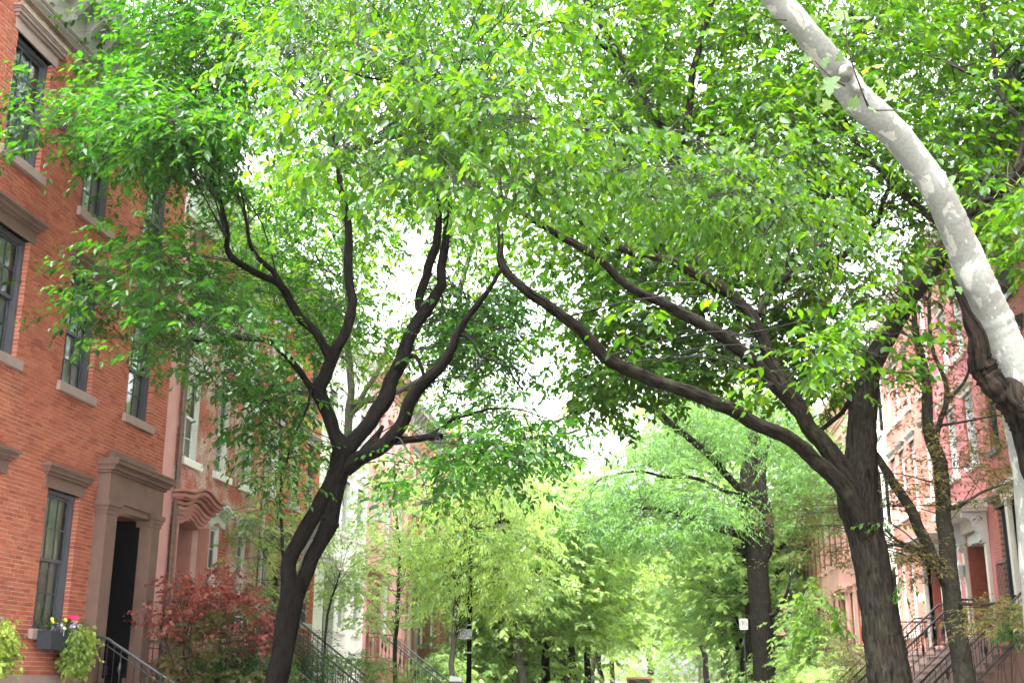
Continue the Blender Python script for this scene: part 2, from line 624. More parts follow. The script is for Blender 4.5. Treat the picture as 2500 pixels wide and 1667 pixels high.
M['iron'] = plain('black_wrought_iron', (0.006, 0.006, 0.007), 0.38, 0.3, 12, 0.25, spec=0.6)
M['iron_brown'] = plain('brown_black_wrought_iron', (0.010, 0.007, 0.007), 0.42, 0.3, 12, 0.25, spec=0.6)
M['iron_rail'] = plain('highlit_iron_handrail', (0.045, 0.052, 0.062), 0.35, 0.35, 9, 0.2, spec=0.6)  # bluish grey puts the handrail's highlight into its base colour
M['pipe'] = plain('tarnished_copper_pipe', (0.15, 0.10, 0.085), 0.5, 0.3, 8, 0.2, metal=0.3)
M['roof'] = plain('tar_roof', (0.06, 0.06, 0.06), 0.9, 0.2, 2, 0.3)
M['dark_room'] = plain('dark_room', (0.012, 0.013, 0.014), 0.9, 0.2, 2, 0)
M['curtain'] = plain('pale_curtain', (0.82, 0.87, 0.84), 0.9, 0.1, 3, 0.3, stretch=(1, 6, 0.3))
M['glass'] = glass_mat('window_glass')
M['box_slate'] = plain('slate_window_box', (0.030, 0.036, 0.046), 0.5, 0.2, 8, 0.15)
M['asphalt'] = plain('asphalt', (0.05, 0.05, 0.052), 0.9, 0.2, 1.5, 0.5, bscale=60)
M['concrete'] = plain('pavement_concrete', (0.30, 0.295, 0.28), 0.9, 0.12, 1.2, 0.3, bscale=40)
M['earth'] = plain('bare_earth', (0.075, 0.055, 0.04), 1.0, 0.3, 5, 0.8)
M['kerb'] = plain('granite_kerb', (0.26, 0.26, 0.255), 0.85, 0.15, 10, 0.3)
M['line_white'] = plain('road_paint', (0.6, 0.6, 0.58), 0.8, 0.15, 9, 0.2)
M['bark_dark'] = bark_mat('dark_furrowed_bark', (0.003, 0.0025, 0.0025), (0.020, 0.017, 0.014), 24, 0.24, 1.0)
M['bark_elm'] = bark_mat('grey_brown_ridged_bark', (0.003, 0.0025, 0.002), (0.042, 0.036, 0.028), 24, 0.17, 1.0, lichen=(0.034, 0.040, 0.022))
M['bark_smooth'] = bark_mat('smooth_olive_bark', (0.024, 0.023, 0.018), (0.062, 0.060, 0.046), 9, 0.8, 0.4)
M['bark_pale'] = bark_mat('pale_grey_bark', (0.10, 0.095, 0.08), (0.22, 0.21, 0.18), 16, 0.4, 0.5)
M['bark_plane'] = plane_bark()
M['rot'] = bark_mat('rotten_dark_wood', (0.001, 0.0009, 0.0008), (0.036, 0.027, 0.020), 20, 0.16, 1.0)
M['twig'] = plain('twig_bark', (0.016, 0.014, 0.011), 0.9, 0.2, 10, 0)
M['twig_green'] = plain('green_twig', (0.16, 0.21, 0.085), 0.7, 0.2, 10, 0)
G = [(0.012, 0.046, 0.004), (0.020, 0.066, 0.005), (0.028, 0.082, 0.006), (0.015, 0.056, 0.006), (0.042, 0.100, 0.006)]
T = [(0.06, 0.21, 0.006), (0.11, 0.30, 0.006), (0.20, 0.40, 0.004), (0.08, 0.25, 0.008), (0.27, 0.46, 0.004)]
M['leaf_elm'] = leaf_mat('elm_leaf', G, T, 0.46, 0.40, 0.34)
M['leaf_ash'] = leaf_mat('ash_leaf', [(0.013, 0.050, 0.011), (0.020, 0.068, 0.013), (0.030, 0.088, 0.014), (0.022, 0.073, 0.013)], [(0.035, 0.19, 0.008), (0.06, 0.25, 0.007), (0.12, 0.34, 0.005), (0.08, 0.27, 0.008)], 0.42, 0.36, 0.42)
M['leaf_mid'] = leaf_mat('lit_green_leaf', [(0.035, 0.10, 0.015), (0.05, 0.13, 0.02), (0.065, 0.15, 0.022)], [(0.22, 0.50, 0.02), (0.32, 0.60, 0.02), (0.42, 0.66, 0.02)], 0.5, 0.42, 0.4)  # brighter leaf colour carries the light on the tree standing behind
M['leaf_bright'] = leaf_mat('brightened_leaf', [(0.13, 0.24, 0.075), (0.18, 0.30, 0.10), (0.15, 0.27, 0.10), (0.21, 0.32, 0.09)], [(0.44, 0.68, 0.20), (0.54, 0.74, 0.22), (0.58, 0.76, 0.28)], 0.5, 0.4)  # paled so the leaf colour supplies the brightness of the background trees
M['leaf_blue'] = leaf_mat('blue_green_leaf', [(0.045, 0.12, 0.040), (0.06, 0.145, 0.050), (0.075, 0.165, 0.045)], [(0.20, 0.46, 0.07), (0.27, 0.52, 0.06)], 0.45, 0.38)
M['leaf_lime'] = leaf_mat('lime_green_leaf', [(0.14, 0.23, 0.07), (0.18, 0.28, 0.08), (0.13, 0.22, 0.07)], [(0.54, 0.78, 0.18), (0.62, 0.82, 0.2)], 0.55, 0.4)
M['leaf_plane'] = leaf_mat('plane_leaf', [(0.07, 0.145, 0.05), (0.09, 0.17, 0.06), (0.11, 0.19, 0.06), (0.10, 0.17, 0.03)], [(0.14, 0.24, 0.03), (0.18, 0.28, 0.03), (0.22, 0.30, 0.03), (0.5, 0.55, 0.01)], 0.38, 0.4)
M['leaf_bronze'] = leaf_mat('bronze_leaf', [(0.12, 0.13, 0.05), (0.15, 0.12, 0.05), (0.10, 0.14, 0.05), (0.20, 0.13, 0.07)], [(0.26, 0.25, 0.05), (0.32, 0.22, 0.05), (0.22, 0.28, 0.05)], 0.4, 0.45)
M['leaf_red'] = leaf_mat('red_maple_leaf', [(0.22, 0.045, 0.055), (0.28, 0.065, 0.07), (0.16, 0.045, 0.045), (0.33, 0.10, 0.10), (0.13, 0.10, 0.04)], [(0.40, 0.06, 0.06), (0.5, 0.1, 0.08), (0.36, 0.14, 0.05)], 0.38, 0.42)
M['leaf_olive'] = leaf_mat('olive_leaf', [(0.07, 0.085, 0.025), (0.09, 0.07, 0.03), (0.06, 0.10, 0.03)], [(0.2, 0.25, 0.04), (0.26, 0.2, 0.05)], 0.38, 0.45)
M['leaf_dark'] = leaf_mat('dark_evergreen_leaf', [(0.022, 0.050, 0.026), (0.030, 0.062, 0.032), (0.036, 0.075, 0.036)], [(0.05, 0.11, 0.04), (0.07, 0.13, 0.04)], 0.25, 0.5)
M['leaf_potato'] = leaf_mat('lime_trailing_leaf', [(0.24, 0.34, 0.055), (0.31, 0.41, 0.075), (0.36, 0.44, 0.11)], [(0.45, 0.58, 0.06), (0.52, 0.64, 0.1)], 0.35, 0.5)
M['fl_yellow'] = plain('yellow_petal', (0.75, 0.62, 0.07), 0.6, 0.1, 20, 0)
M['fl_violet'] = plain('violet_petal', (0.30, 0.21, 0.62), 0.6, 0.15, 20, 0)
M['fl_white'] = plain('white_petal', (0.7, 0.7, 0.72), 0.6, 0.1, 20, 0)
M['fl_pink'] = plain('magenta_petal', (0.65, 0.03, 0.14), 0.6, 0.15, 20, 0)
M['lamp_warm'] = emit_mat('warm_lamp_glass', (1.0, 0.62, 0.24), 2.2)
M['lamp_white'] = emit_mat('white_lamp_glass', (1.0, 0.95, 0.72), 2.2)
M['sign_white'] = plain('sign_enamel', (0.42, 0.42, 0.44), 0.4, 0.05, 8, 0)
M['sign_ink'] = plain('sign_ink', (0.05, 0.02, 0.03), 0.5, 0.1, 8, 0)
M['meter_grey'] = plain('grey_meter_metal', (0.55, 0.56, 0.57), 0.4, 0.08, 6, 0.05)
M['van_paint'] = plain('rust_red_car_paint', (0.13, 0.035, 0.028), 0.4, 0.05, 4, 0)
M['van_glass'] = plain('dark_car_glass', (0.02, 0.022, 0.025), 0.08, 0.05, 4, 0, spec=0.8)
M['rubber'] = plain('tyre_rubber', (0.02, 0.02, 0.02), 0.9, 0.1, 4, 0)
M['lamp_red'] = plain('red_lens', (0.4, 0.02, 0.02), 0.2, 0.05, 4, 0)


# ------------------------------------------------------------------ ground
def sheet(name, x0, x1, y0, y1, z, mat, kind='structure'):
    b = MB()
    b.add([(x0, y0, z), (x1, y0, z), (x1, y1, z), (x0, y1, z)], [(0, 1, 2, 3)])
    return b.build(name, mat, None, kind=kind)


sheet('ground', -1500, 1500, -1500, 1500, -0.14, M['concrete'])
sheet('road', -5.55, 3.6, -60, 420, -0.136, M['asphalt'])
for nm, x0, x1 in (('pavement', -10.6, -5.7), ('pavement', 3.75, 8.6)):
    b = MB()
    yy = -20.0
    while yy < 170:                                            # flags with open joints
        xx = x0
        while xx < x1 - 0.1:
            xe = min(x1, xx + 1.63)
            b.wbox(xx + .006, xe - .006, yy + .006, yy + 1.494, -0.13, 0.0 + random.uniform(-.003, .003), skip=('b',))
            xx = xe
        yy += 1.5
    b.build(nm, M['concrete'], None, kind='structure')
for x0 in (-5.7, 3.6):
    b = MB()
    yy = -20.0
    while yy < 170:
        b.wbox(x0 + .002, x0 + .148, yy, yy + 2.39, -0.135, 0.004)
        yy += 2.4
    b.build('kerb', M['kerb'], None, kind='structure')
b = MB()
for x in (-3.2, 1.3):
    for k in range(24):
        b.add([(x, 4 + 6 * k, -.131), (x + .1, 4 + 6 * k, -.131), (x + .1, 7 + 6 * k, -.131), (x, 7 + 6 * k, -.131)], [(0, 1, 2, 3)])
b.build('road_markings', M['line_white'], None, kind='structure')

# ------------------------------------------------------------------ houses
def cells(b, F, u0, u1, z0, z1, ops, d, mi=0):
    us = sorted({u0, u1, *[o[0] for o in ops], *[o[1] for o in ops]})
    zs = sorted({z0, z1, *[o[2] for o in ops], *[o[3] for o in ops]})
    us = [u for u in us if u0 <= u <= u1]
    zs = [z for z in zs if z0 <= z <= z1]
    for a, c in zip(us, us[1:]):
        for e, g in zip(zs, zs[1:]):
            mu, mz = (a + c) / 2, (e + g) / 2
            if any(o[0] < mu < o[1] and o[2] < mz < o[3] for o in ops):
                continue
            b.add([(F.x(d), a, e), (F.x(d), c, e), (F.x(d), c, g), (F.x(d), a, g)], [(0, 1, 2, 3)], mi)


def house_shell(F, root, u0, u1, ztop, ops, front_d, mat_front, mat_side, depth=9.0, reveal=0.14, reveal_mat=None):
    b = MB()
    cells(b, F, u0, u1, 0.0, ztop, ops, front_d)
    e = 0.002
    for (a, c, z0, z1) in ops:                                  # the sides of each opening
        x0, x1 = F.x(front_d), F.x(-reveal)
        for u in (a - e, c + e):
            b.add([(x0, u, z0), (x1, u, z0), (x1, u, z1), (x0, u, z1)], [(0, 1, 2, 3)], 2)
        b.add([(x0, a, z1), (x1, a, z1), (x1, c, z1), (x0, c, z1)], [(0, 1, 2, 3)], 2)
        b.add([(x0, a, z0), (x1, a, z0), (x1, c, z0), (x0, c, z0)], [(0, 1, 2, 3)], 2)
    xb = F.x(-depth)
    for u in (u0, u1):
        b.add([(F.x(front_d), u, 0), (xb, u, 0), (xb, u, ztop), (F.x(front_d), u, ztop)], [(0, 1, 2, 3)], 1)
    b.add([(xb, u0, 0), (xb, u1, 0), (xb, u1, ztop), (xb, u0, ztop)], [(0, 1, 2, 3)], 1)
    w = b.build('wall', [mat_front, mat_side, reveal_mat or mat_front], root)
    r = MB()
    xa = F.x(front_d)
    r.wbox(min(xa, xb), max(xa, xb), u0, u1, ztop, ztop + .12)
    r.build('roof', M['roof'], root)
    return w


BRICK_BOX = {}


def brick_unit(mat):
    if mat.name in BRICK_BOX:
        return BRICK_BOX[mat.name]
    b = MB()
    c = .03
    v = []
    for x, k in ((0, 0), (0.94, 0), (1, 1)):
        for y, z in ((0, 0), (1, 0), (1, 1), (0, 1)):
            yy = y if not k else (c if y == 0 else 1 - c)
            zz = z if not k else (2.4 * c if z == 0 else 1 - 2.4 * c)
            v.append((x, yy, zz))
    fs = []
    for i in (0, 4):
        for k in range(4):
            fs.append((i + k, i + (k + 1) % 4, i + 4 + (k + 1) % 4, i + 4 + k))
    fs.append((8, 9, 10, 11))
    b.add(v, fs)
    BRICK_BOX[mat.name] = b.mesh('brick', mat)
    return BRICK_BOX[mat.name]


def lay_bricks(F, root, u0, u1, z0, z1, ops, mat, single=300, bw=.2, bh=.0575, j=.012, vis=None):
    """running bond; the bricks that show largest are objects, the rest one joined part"""
    rows = []
    course = bh + j
    n = int((z1 - z0) / course)
    for i in range(n):
        za = z0 + i * course + j / 2
        zm = za + bh / 2
        spans = [(u0, u1)]
        for (a, c, e, g) in ops:
            if e - .02 < zm < g + .02:
                ns = []
                for s, t in spans:
                    if c <= s or a >= t:
                        ns.append((s, t))
                    else:
                        if a > s:
                            ns.append((s, a))
                        if c < t:
                            ns.append((c, t))
                spans = ns
        off = (i % 2) * (bw + j) / 2
        for s, t in spans:
            k = math.floor((s - u0 - off) / (bw + j))
            u = u0 + off + k * (bw + j)
            while u < t:
                a, c = max(u, s), min(u + bw, t)
                if c - a > .03:
                    rows.append((a, c, za, za + bh))
                u += bw + j
    A = np.array(rows)
    C = np.stack([np.full(len(A), F.X0), (A[:, 0] + A[:, 1]) / 2, (A[:, 2] + A[:, 3]) / 2], 1)
    px, py, pz = proj(C)
    size = FPX / pz
    inside = (px > 5) & (px < 2495) & (py > 5) & (py < 1662) & (pz > 0)
    if vis is not None:
        inside &= vis(px, py)
    order = np.argsort(-(size * inside))
    pick = set(order[:single].tolist())
    me = brick_unit(mat)
    b = MB()
    for i, (a, c, e, g) in enumerate(A):
        a += random.uniform(-.002, .002)
        e += random.uniform(-.0022, .0022)
        g += random.uniform(-.0022, .0022)
        d = random.uniform(-.0025, .003)
        if i in pick and inside[i]:
            o = bpy.data.objects.new('brick', me)
            COL.objects.link(o)
            o.parent = root
            o.matrix_parent_inverse = Matrix.Translation(-root.location)
            o.location = (F.x(-.11), a, e)
            o.scale = (F.s * (.11 + d), c - a, g - e)
        else:
            b.box(F, a, c, -.11, d, e, g, skip=('x0',) if F.s > 0 else ('x1',))
    b.build('brick', mat, root, kind='stuff')


def window(F, root, u0, u1, z0, z1, fmat, cols=3, rows=2, rec=.12, curtain=0.6, cmat='curtain', detail=True):
    """double-hung sash window: frame, two sashes with glazing bars, panes, curtain and the dark room behind"""
    b = MB()
    fw = .065
    b.box(F, u0, u0 + fw, -rec - .10, -rec + .03, z0, z1)
    b.box(F, u1 - fw, u1, -rec - .10, -rec + .03, z0, z1)
    b.box(F, u0 + fw, u1 - fw, -rec - .10, -rec + .03, z1 - fw, z1)
    b.box(F, u0 + fw, u1 - fw, -rec - .10, -rec + .03, z0, z0 + .05)
    a, c = u0 + fw, u1 - fw
    zm = (z0 + z1) / 2
    panes = []
    for (e, g, d) in ((zm - .02, z1 - fw, -rec - .03), (z0 + .05, zm + .02, -rec - .075)):
        st = .045
        b.box(F, a, a + st, d - .035, d, e, g)
        b.box(F, c - st, c, d - .035, d, e, g)
        b.box(F, a + st, c - st, d - .035, d, g - st, g)
        b.box(F, a + st, c - st, d - .035, d, e, e + st + .01)
        ia, ic, ie, ig = a + st, c - st, e + st + .01, g - st
        t = .011
        du, dz = (ic - ia) / cols, (ig - ie) / rows
        for k in range(1, cols):
            b.box(F, ia + k * du - t, ia + k * du + t, d - .03, d - .004, ie, ig)
        for k in range(1, rows):
            for q in range(cols):
                lo = ia + q * du + (t if q else 0)
                hi = ia + (q + 1) * du - (t if q < cols - 1 else 0)
                b.box(F, lo, hi, d - .028, d - .006, ie + k * dz - t, ie + k * dz + t)
        for q in range(cols):
            for k in range(rows):
                panes.append((ia + q * du, ia + (q + 1) * du, ie + k * dz, ie + (k + 1) * dz, d - .018))
    w = b.build('window', fmat, root)
    if detail:
        for (p, q, e, g, d) in panes:
            pb = MB()
            tl = random.uniform(-.0015, .0015)
            pb.add([(F.x(d + tl), p, e), (F.x(d - tl), q, e), (F.x(d - tl), q, g), (F.x(d + tl), p, g)], [(0, 1, 2, 3)])
            pb.build('pane', M['glass'], w)
    else:
        pb = MB()
        for (p, q, e, g, d) in panes:
            pb.add([(F.x(d), p, e), (F.x(d), q, e), (F.x(d), q, g), (F.x(d), p, g)], [(0, 1, 2, 3)])
        pb.build('pane', M['glass'], w)
    if curtain > 0:
        cb = MB()
        n = 26
        for (s, t) in ((u0 + .02, u0 + .02 + (u1 - u0) * curtain * .5), (u1 - .02 - (u1 - u0) * curtain * .5, u1 - .02)):
            for k in range(n):
                p, q = s + (t - s) * k / n, s + (t - s) * (k + 1) / n
                d0 = -rec - .135 - .018 * math.sin(k * 1.25 + s)
                d1 = -rec - .135 - .018 * math.sin((k + 1) * 1.25 + s)
                cb.add([(F.x(d0), p, z0), (F.x(d1), q, z0), (F.x(d1), q, z1), (F.x(d0), p, z1)], [(0, 1, 2, 3)])
        cb.build('curtain', M[cmat], w)
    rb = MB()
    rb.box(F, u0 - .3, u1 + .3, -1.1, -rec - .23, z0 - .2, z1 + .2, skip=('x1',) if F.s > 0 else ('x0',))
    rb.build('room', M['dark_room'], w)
    return w


def sill(F, root, u0, u1, z, mat, h=.16, out=.075, side=.11):
    b = MB()
    b.prism(F, [(-.12, z - h), (out, z - h), (out, z - .018), (out - .012, z), (-.12, z + .02)], u0 - side, u1 + side)
    return b.build('sill', mat, root)


def lintel(F, root, u0, u1, z, mat, slab=.2, cap=.18, out=.15):
    b = MB()
    b.box(F, u0 - .12, u1 + .12, -.12, .022, z, z + slab)
    zz = z + slab
    for k, (h, o, s) in enumerate(((.05, .45, .16), (.05, .72, .20), (.03, .85, .22), (.05, 1.0, .25))):
        hh = h * cap / .18
        b.box(F, u0 - s, u1 + s, -.02, out * o, zz, zz + hh - .0015)
        zz += hh
    return b.build('lintel', mat, root)


def cornice(F, root, u0, u1, z, mat, h=1.1, out=.6, mats=None, brackets=True):
    b = MB()
    prof = [(-.05, z), (.06, z), (.06, z + .08 * h), (.11, z + .12 * h), (.11, z + .2 * h), (.08, z + .22 * h), (.08, z + .56 * h),
            (.16, z + .6 * h), (.2, z + .66 * h), (out * .85, z + .7 * h), (out * .85, z + .83 * h), (out, z + .93 * h), (out, z + h), (-.05, z + h)]
    b.prism(F, prof, u0, u1)
    if brackets:
        u = u0 + .3
        while u < u1 - .2:
            b.prism(F, [(.075, z + .26 * h), (.14, z + .28 * h), (.2, z + .42 * h), (out * .75, z + .62 * h), (out * .75, z + .695 * h), (.075, z + .695 * h)], u, u + .13)
            u += .62
    return b.build('cornice', mat, root)


# ---- house one on the left: orange brick, brownstone dressings
h1 = thing('brick_house', 'nearest orange-red brick house at left with brownstone lintels and a dark pilastered doorway', 'house', (-10, 17.5, 0), 'row houses along the left pavement')
colsY = [(13.17, 14.27), (15.70, 16.80), (18.23, 19.33), (20.74, 21.84)]
ops = []
for k, (a, c) in enumerate(colsY):
    if k < 3:
        ops.append((a, c, 2.35, 4.62))
    ops.append((a, c, 6.42, 8.39))
    ops.append((a, c, 9.58, 11.6))
DOOR = (20.37, 21.90, 1.45, 4.63)
ops_w = ops + [DOOR]
house_shell(FL, h1, 12.3, 22.62, 12.2, ops_w, -.009, M['mortar_pale'], M['brick_orange'], reveal_mat=M['mortar_pale'])
bops = ops_w + [(a - .12, c + .12, z, z + .2) for (a, c, _, z) in ops] + [(19.95, 22.24, 1.4, 5.15)]
lay_bricks(FL, h1, 12.3, 22.62, 1.64, 12.19, bops, M['brick_orange'])
for k, (a, c, e, g) in enumerate(ops):
    cur = random.choice([.92, .96, .86])
    window(FL, h1, a, c, e, g, M['paint_slate'], 3, 2, curtain=.96 if g > 11 else cur)
    sill(FL, h1, a, c, e, M['brownstone_pale'])
    lintel(FL, h1, a, c, g, M['brownstone'] if g < 11 else M['brownstone_pale'])
for q in ((12.3, 19.93, -.12, .035, 0, 1.636), (22.27, 22.62, -.12, .035, 0, 1.636)):
    b = MB()
    b.box(FL, *q)
    b.build('plinth', M['brownstone_pale'], h1)
# pilastered door surround
b = MB()
for a, c in ((19.95, 20.37), (21.90, 22.26)):
    b.box(FL, a, c, -.1, .22, 1.45, 4.42)
    b.box(FL, a - .035, c + .035, -.1, .255, 1.2, 1.60)
    b.box(FL, a - .02, c + .02, -.1, .24, 4.42, 4.50)
    b.box(FL, a - .045, c + .045, -.1, .265, 4.50, 4.57)
    b.box(FL, a - .07, c + .07, -.1, .29, 4.57, 4.66)
b.build('door_surround', M['brownstone'], h1)
b = MB()
b.box(FL, 19.93, 22.28, -.1, .235, 4.66, 5.16)
b.box(FL, 20.40, 21.87, -.1, .20, 4.54, 4.659)
for k, (h, o) in enumerate(((.05, .27), (.06, .33), (.03, .36), (.07, .42), (.04, .44))):
    z = 5.16 + [0, .05, .11, .14, .21][k]
    b.box(FL, 20.0 - o * .45, 22.22 + o * .45, -.1, o, z, z + h - .001)
b.box(FL, 20.25, 22.0, -.1, .12, 5.41, 5.62)
b.build('entablature', M['brownstone'], h1)
b = MB()                                                          # vestibule walls and ceiling
b.box(FL, 20.33, 20.372, -1.6, -.1, 1.45, 4.66)
b.box(FL, 20.3, 22.0, -1.6, -.1, 4.64, 4.70)
b.build('vestibule', M['brownstone'], h1)
b = MB()
b.box(FL, 20.37, 22.0, -1.66, -1.6, 1.45, 4.64)
b.box(FL, 21.896, 21.95, -1.6, -.03, 1.45, 4.538)  # far vestibule wall coloured black to stand for its unlit depth
for k in range(2):
    for z0, z1 in ((1.65, 2.4), (2.55, 3.9)):
        b.box(FL, 20.45 + .72 * k, 21.02 + .72 * k, -1.6, -1.57, z0, z1)
dr = b.build('door', M['black_and_shade'], h1)
b = MB()
b.lathe((FL.x(-1.53), 21.05, 2.5), [(.012, -.03), (.03, -.015), (.03, .015), (.012, .03)])
b.build('handle', M['iron'], dr)
lamp_at = lambda x, y, Y: tuple(at(x, y, Y))
b = MB()
lx, ly, lz = -10.22, 20.62, 4.40
b.lathe((lx, ly, lz), [(.02, -.19), (.07, -.14), (.095, -.05), (.10, .04), (.07, .1), (.03, .13)], 12)
lm = b.build('lamp', M['lamp_white'], h1, smooth=True)
b = MB()
b.tube([(lx, ly, lz + .13), (lx, ly, lz + .26)], .008, 6)
b.build('lamp_rod', M['iron'], lm)
co = cornice(FL, h1, 12.3, 22.62, 12.2, M['stone_grey'], 1.15, .55)
b = MB()
b.box(FL, 12.3, 22.62, -.1, .075, 12.205, 12.28)
b.box(FL, 12.3, 22.62, -.1, .125, 12.36, 12.42)
b.build('frieze_band', M['brownstone'], h1)
b = MB()
b.tube([(FL.x(.03), 16.95, 2.22), (FL.x(.03), 17.6, 2.17), (FL.x(.03), 18.2, 2.20)], .008, 6)
b.build('cable', M['iron'], h1)

# ---- house two: patchy painted brick, white windows, hooded doorway
h2 = thing('brick_house', 'patchy white and pink painted brick house with arched brownstone hood over a pale door', 'house', (-10, 25.7, 0), 'row houses along the left pavement')
ops2 = [(23.62, 24.48, 6.12, 8.0), (25.45, 26.32, 6.12, 8.0), (27.15, 28.02, 6.12, 8.0),
        (23.62, 24.48, 8.75, 10.2), (25.45, 26.32, 8.75, 10.2), (27.15, 28.02, 8.75, 10.2),
        (25.45, 26.20, 3.0, 4.95), (27.25, 28.0, 3.0, 4.95)]
door2 = (23.58, 24.80, 2.2, 4.85)
house_shell(FL, h2, 22.63, 28.74, 11.3, ops2 + [door2], -.009, M['mortar_patchy'], M['brick_rust'], reveal_mat=M['mortar_patchy'])
lay_bricks(FL, h2, 23.2, 28.74, 1.9, 11.29, ops2 + [(23.3, 25.38, 1.9, 5.3)], M['brick_patchy'], 300)
b = MB()
b.box(FL, 22.635, 23.19, -.05, .004, .8, 11.29)
b.build('pilaster_strip', M['stucco_pink'], h2)
for (a, c, e, g) in ops2:
    window(FL, h2, a, c, e, g, M['paint_white'], 2, 2, curtain=.8, rec=.10)
    sill(FL, h2, a, c, e, M['paint_white'])
    if g > 5.5:
        lintel(FL, h2, a, c, g, M['paint_white'], .16, .14, .12)
def camel(u0, u1, z, rise, n=22):
    out = []
    for i in range(n + 1):
        t = i / n
        s = 0.5 - 0.5 * math.cos(2 * math.pi * min(1, max(0, (t - .08) / .84)))
        out.append((u0 + (u1 - u0) * t, z + rise * s ** 1.15))
    return out
for (a, c) in ((25.45, 26.20), (27.25, 28.0)):                     # mint hoods over the ground floor windows
    b = MB()
    b.band(FL, camel(a - .1, c + .1, 5.06, .10), .15, -.05, .03)
    for k in range(4):
        b.band(FL, camel(a - .16 - .02 * k, c + .16 + .02 * k, 5.12 + .05 * k, .12), .049, -.03, .09 + .05 * k)
    b.build('window_hood', M['paint_mint'], h2)
b = MB()                                                          # carved surround and hood of the door
for k in range(4):
    o = .07 * k
    for a, c in ((23.58 - o - .07, 23.58 - o - .003), (24.80 + o + .003, 24.80 + o + .07)):
        b.box(FL, a, c, -.3 + .1 * k, .04 + .035 * k, 1.6, 4.72 + .02 * k)
    b.band(FL, camel(23.58 - o - .07, 24.80 + o + .07, 4.80 + .08 * k, .16), .079, -.3 + .1 * k, .04 + .035 * k)
for k, (o, t) in enumerate(((.17, .07), (.25, .05), (.31, .08), (.36, .05))):
    b.band(FL, camel(23.25 - .03 * k, 25.32 + .03 * k, 5.14 + .075 * k, .17), t, -.05, o)
b.box(FL, 24.80, 24.83, -.55, -.3, 2.2, 4.9)
b.build('door_surround', M['stone_rose'], h2)
b = MB()
b.box(FL, 23.5, 24.9, -.60, -.55, 2.2, 5.1)
for k in range(2):
    for z0, z1 in ((2.35, 3.0), (3.1, 4.2)):
        b.box(FL, 23.68 + .56 * k, 24.14 + .56 * k, -.55, -.525, z0, z1)
        b.box(FL, 23.74 + .56 * k, 24.08 + .56 * k, -.525, -.51, z0 + .06, z1 - .06)
d2 = b.build('door', M['door_pale'], h2)
b = MB()
b.box(FL, 23.55, 24.82, -.549, -.53, 4.3, 4.95)
b.build('transom_window', M['van_glass'], d2)
b = MB()
b.lathe((FL.x(-.49), 24.23, 3.1), [(.012, -.03), (.03, -.015), (.03, .015), (.012, .03)])
b.build('handle', M['iron'], d2)
cornice(FL, h2, 22.63, 28.74, 11.3, M['paint_white'], .95, .5)
b = MB()
b.tube([(FL.x(.07), 23.27, 11.3), (FL.x(.07), 23.27, 6.2), (FL.x(.07), 23.27, 1.2)], .055, 10)
for z in (2.9, 4.6, 6.5, 8.4, 10.3):
    b.tube([(FL.x(.07), 23.27, z), (FL.x(.07), 23.27, z + .05)], .066, 10)
b.build('drainpipe', M['pipe'], h2)
for q in ((22.63, 23.3, -.1, .03, 0, 1.9), (25.38, 28.74, -.1, .03, 0, 1.9)):
    b = MB()
    b.box(FL, *q)
    b.build('plinth', M['stone_rose'], h2)

# ---- house three: rust brick, arched stone porch with a lamp
h3 = thing('brick_house', 'rust red brick house with a dark arched stone porch and glowing lamp', 'house', (-10, 31.2, 0), 'row houses along the left pavement')
ops3 = [(a, c, z0, z1) for z0, z1 in ((6.2, 8.15), (9.0, 10.8)) for a, c in ((29.25, 30.15), (30.95, 31.85), (32.55, 33.4))] + [(31.1, 31.95, 3.1, 5.0), (32.6, 33.4, 3.1, 5.0)]
door3 = (29.05, 30.45, 2.2, 5.0)
house_shell(FL, h3, 28.75, 33.79, 11.6, ops3 + [door3], -.009, M['mortar_rust'], M['brick_rust'])
lay_bricks(FL, h3, 28.75, 33.79, 1.9, 11.59, ops3 + [(28.9, 30.6, 1.9, 5.2)], M['brick_rust'], 0)
for (a, c, e, g) in ops3:
    window(FL, h3, a, c, e, g, M['paint_slate'] if a > 32 else M['paint_white'], 2, 2, curtain=.5, detail=False)
    sill(FL, h3, a, c, e, M['stone_grey'])
    lintel(FL, h3, a, c, g, M['stone_grey'], .16, .14, .12)
def arch(u0, u1, z, n=18):
    r = (u1 - u0) / 2
    return [(u0 + r - r * math.cos(math.pi * i / n), z + r * math.sin(math.pi * i / n)) for i in range(n + 1)]
b = MB()
for k in range(3):
    o = .06 * k
    b.band(FL, arch(29.05 - o, 30.45 + o, 4.35 + .005 * k), .06, -.3, .05 + .06 * (2 - k))
    for a, c in ((29.05 - o - .06, 29.05 - o - .002), (30.45 + o + .002, 30.45 + o + .06)):
        b.box(FL, a, c, -.3, .05 + .06 * (2 - k), 1.9, 4.34)
for k, o in enumerate((.25, .34, .42)):
    b.band(FL, camel(28.85 - .03 * k, 30.65 + .03 * k, 5.02 + .1 * k, .2), .1, -.05, o)
b.build('porch_arch', M['stone_grey'], h3)
b = MB()
b.box(FL, 29.0, 30.6, -1.4, -1.34, 2.2, 5.2)
b.box(FL, 30.46, 30.5, -1.34, -.2, 2.2, 5.0)
b.box(FL, 29.0, 29.04, -1.34, -.2, 2.2, 5.0)
b.box(FL, 29.0, 30.5, -1.34, -.2, 5.01, 5.05)
b.build('door', M['black_and_shade'], h3)
b = MB()
lx, ly, lz = -10.35, 29.95, 4.66
b.lathe((lx, ly, lz), [(.03, -.1), (.08, -.05), (.09, .02), (.05, .09), (.02, .1)], 10)
lm = b.build('lamp', M['lamp_warm'], h3, smooth=True)
b = MB()
b.tube([(lx, ly, lz + .1), (lx, ly, lz + .34)], .01, 6)
b.build('lamp_rod', M['iron'], lm)
cornice(FL, h3, 28.75, 33.79, 11.6, M['stone_grey'], 1.0, .5)
b = MB()
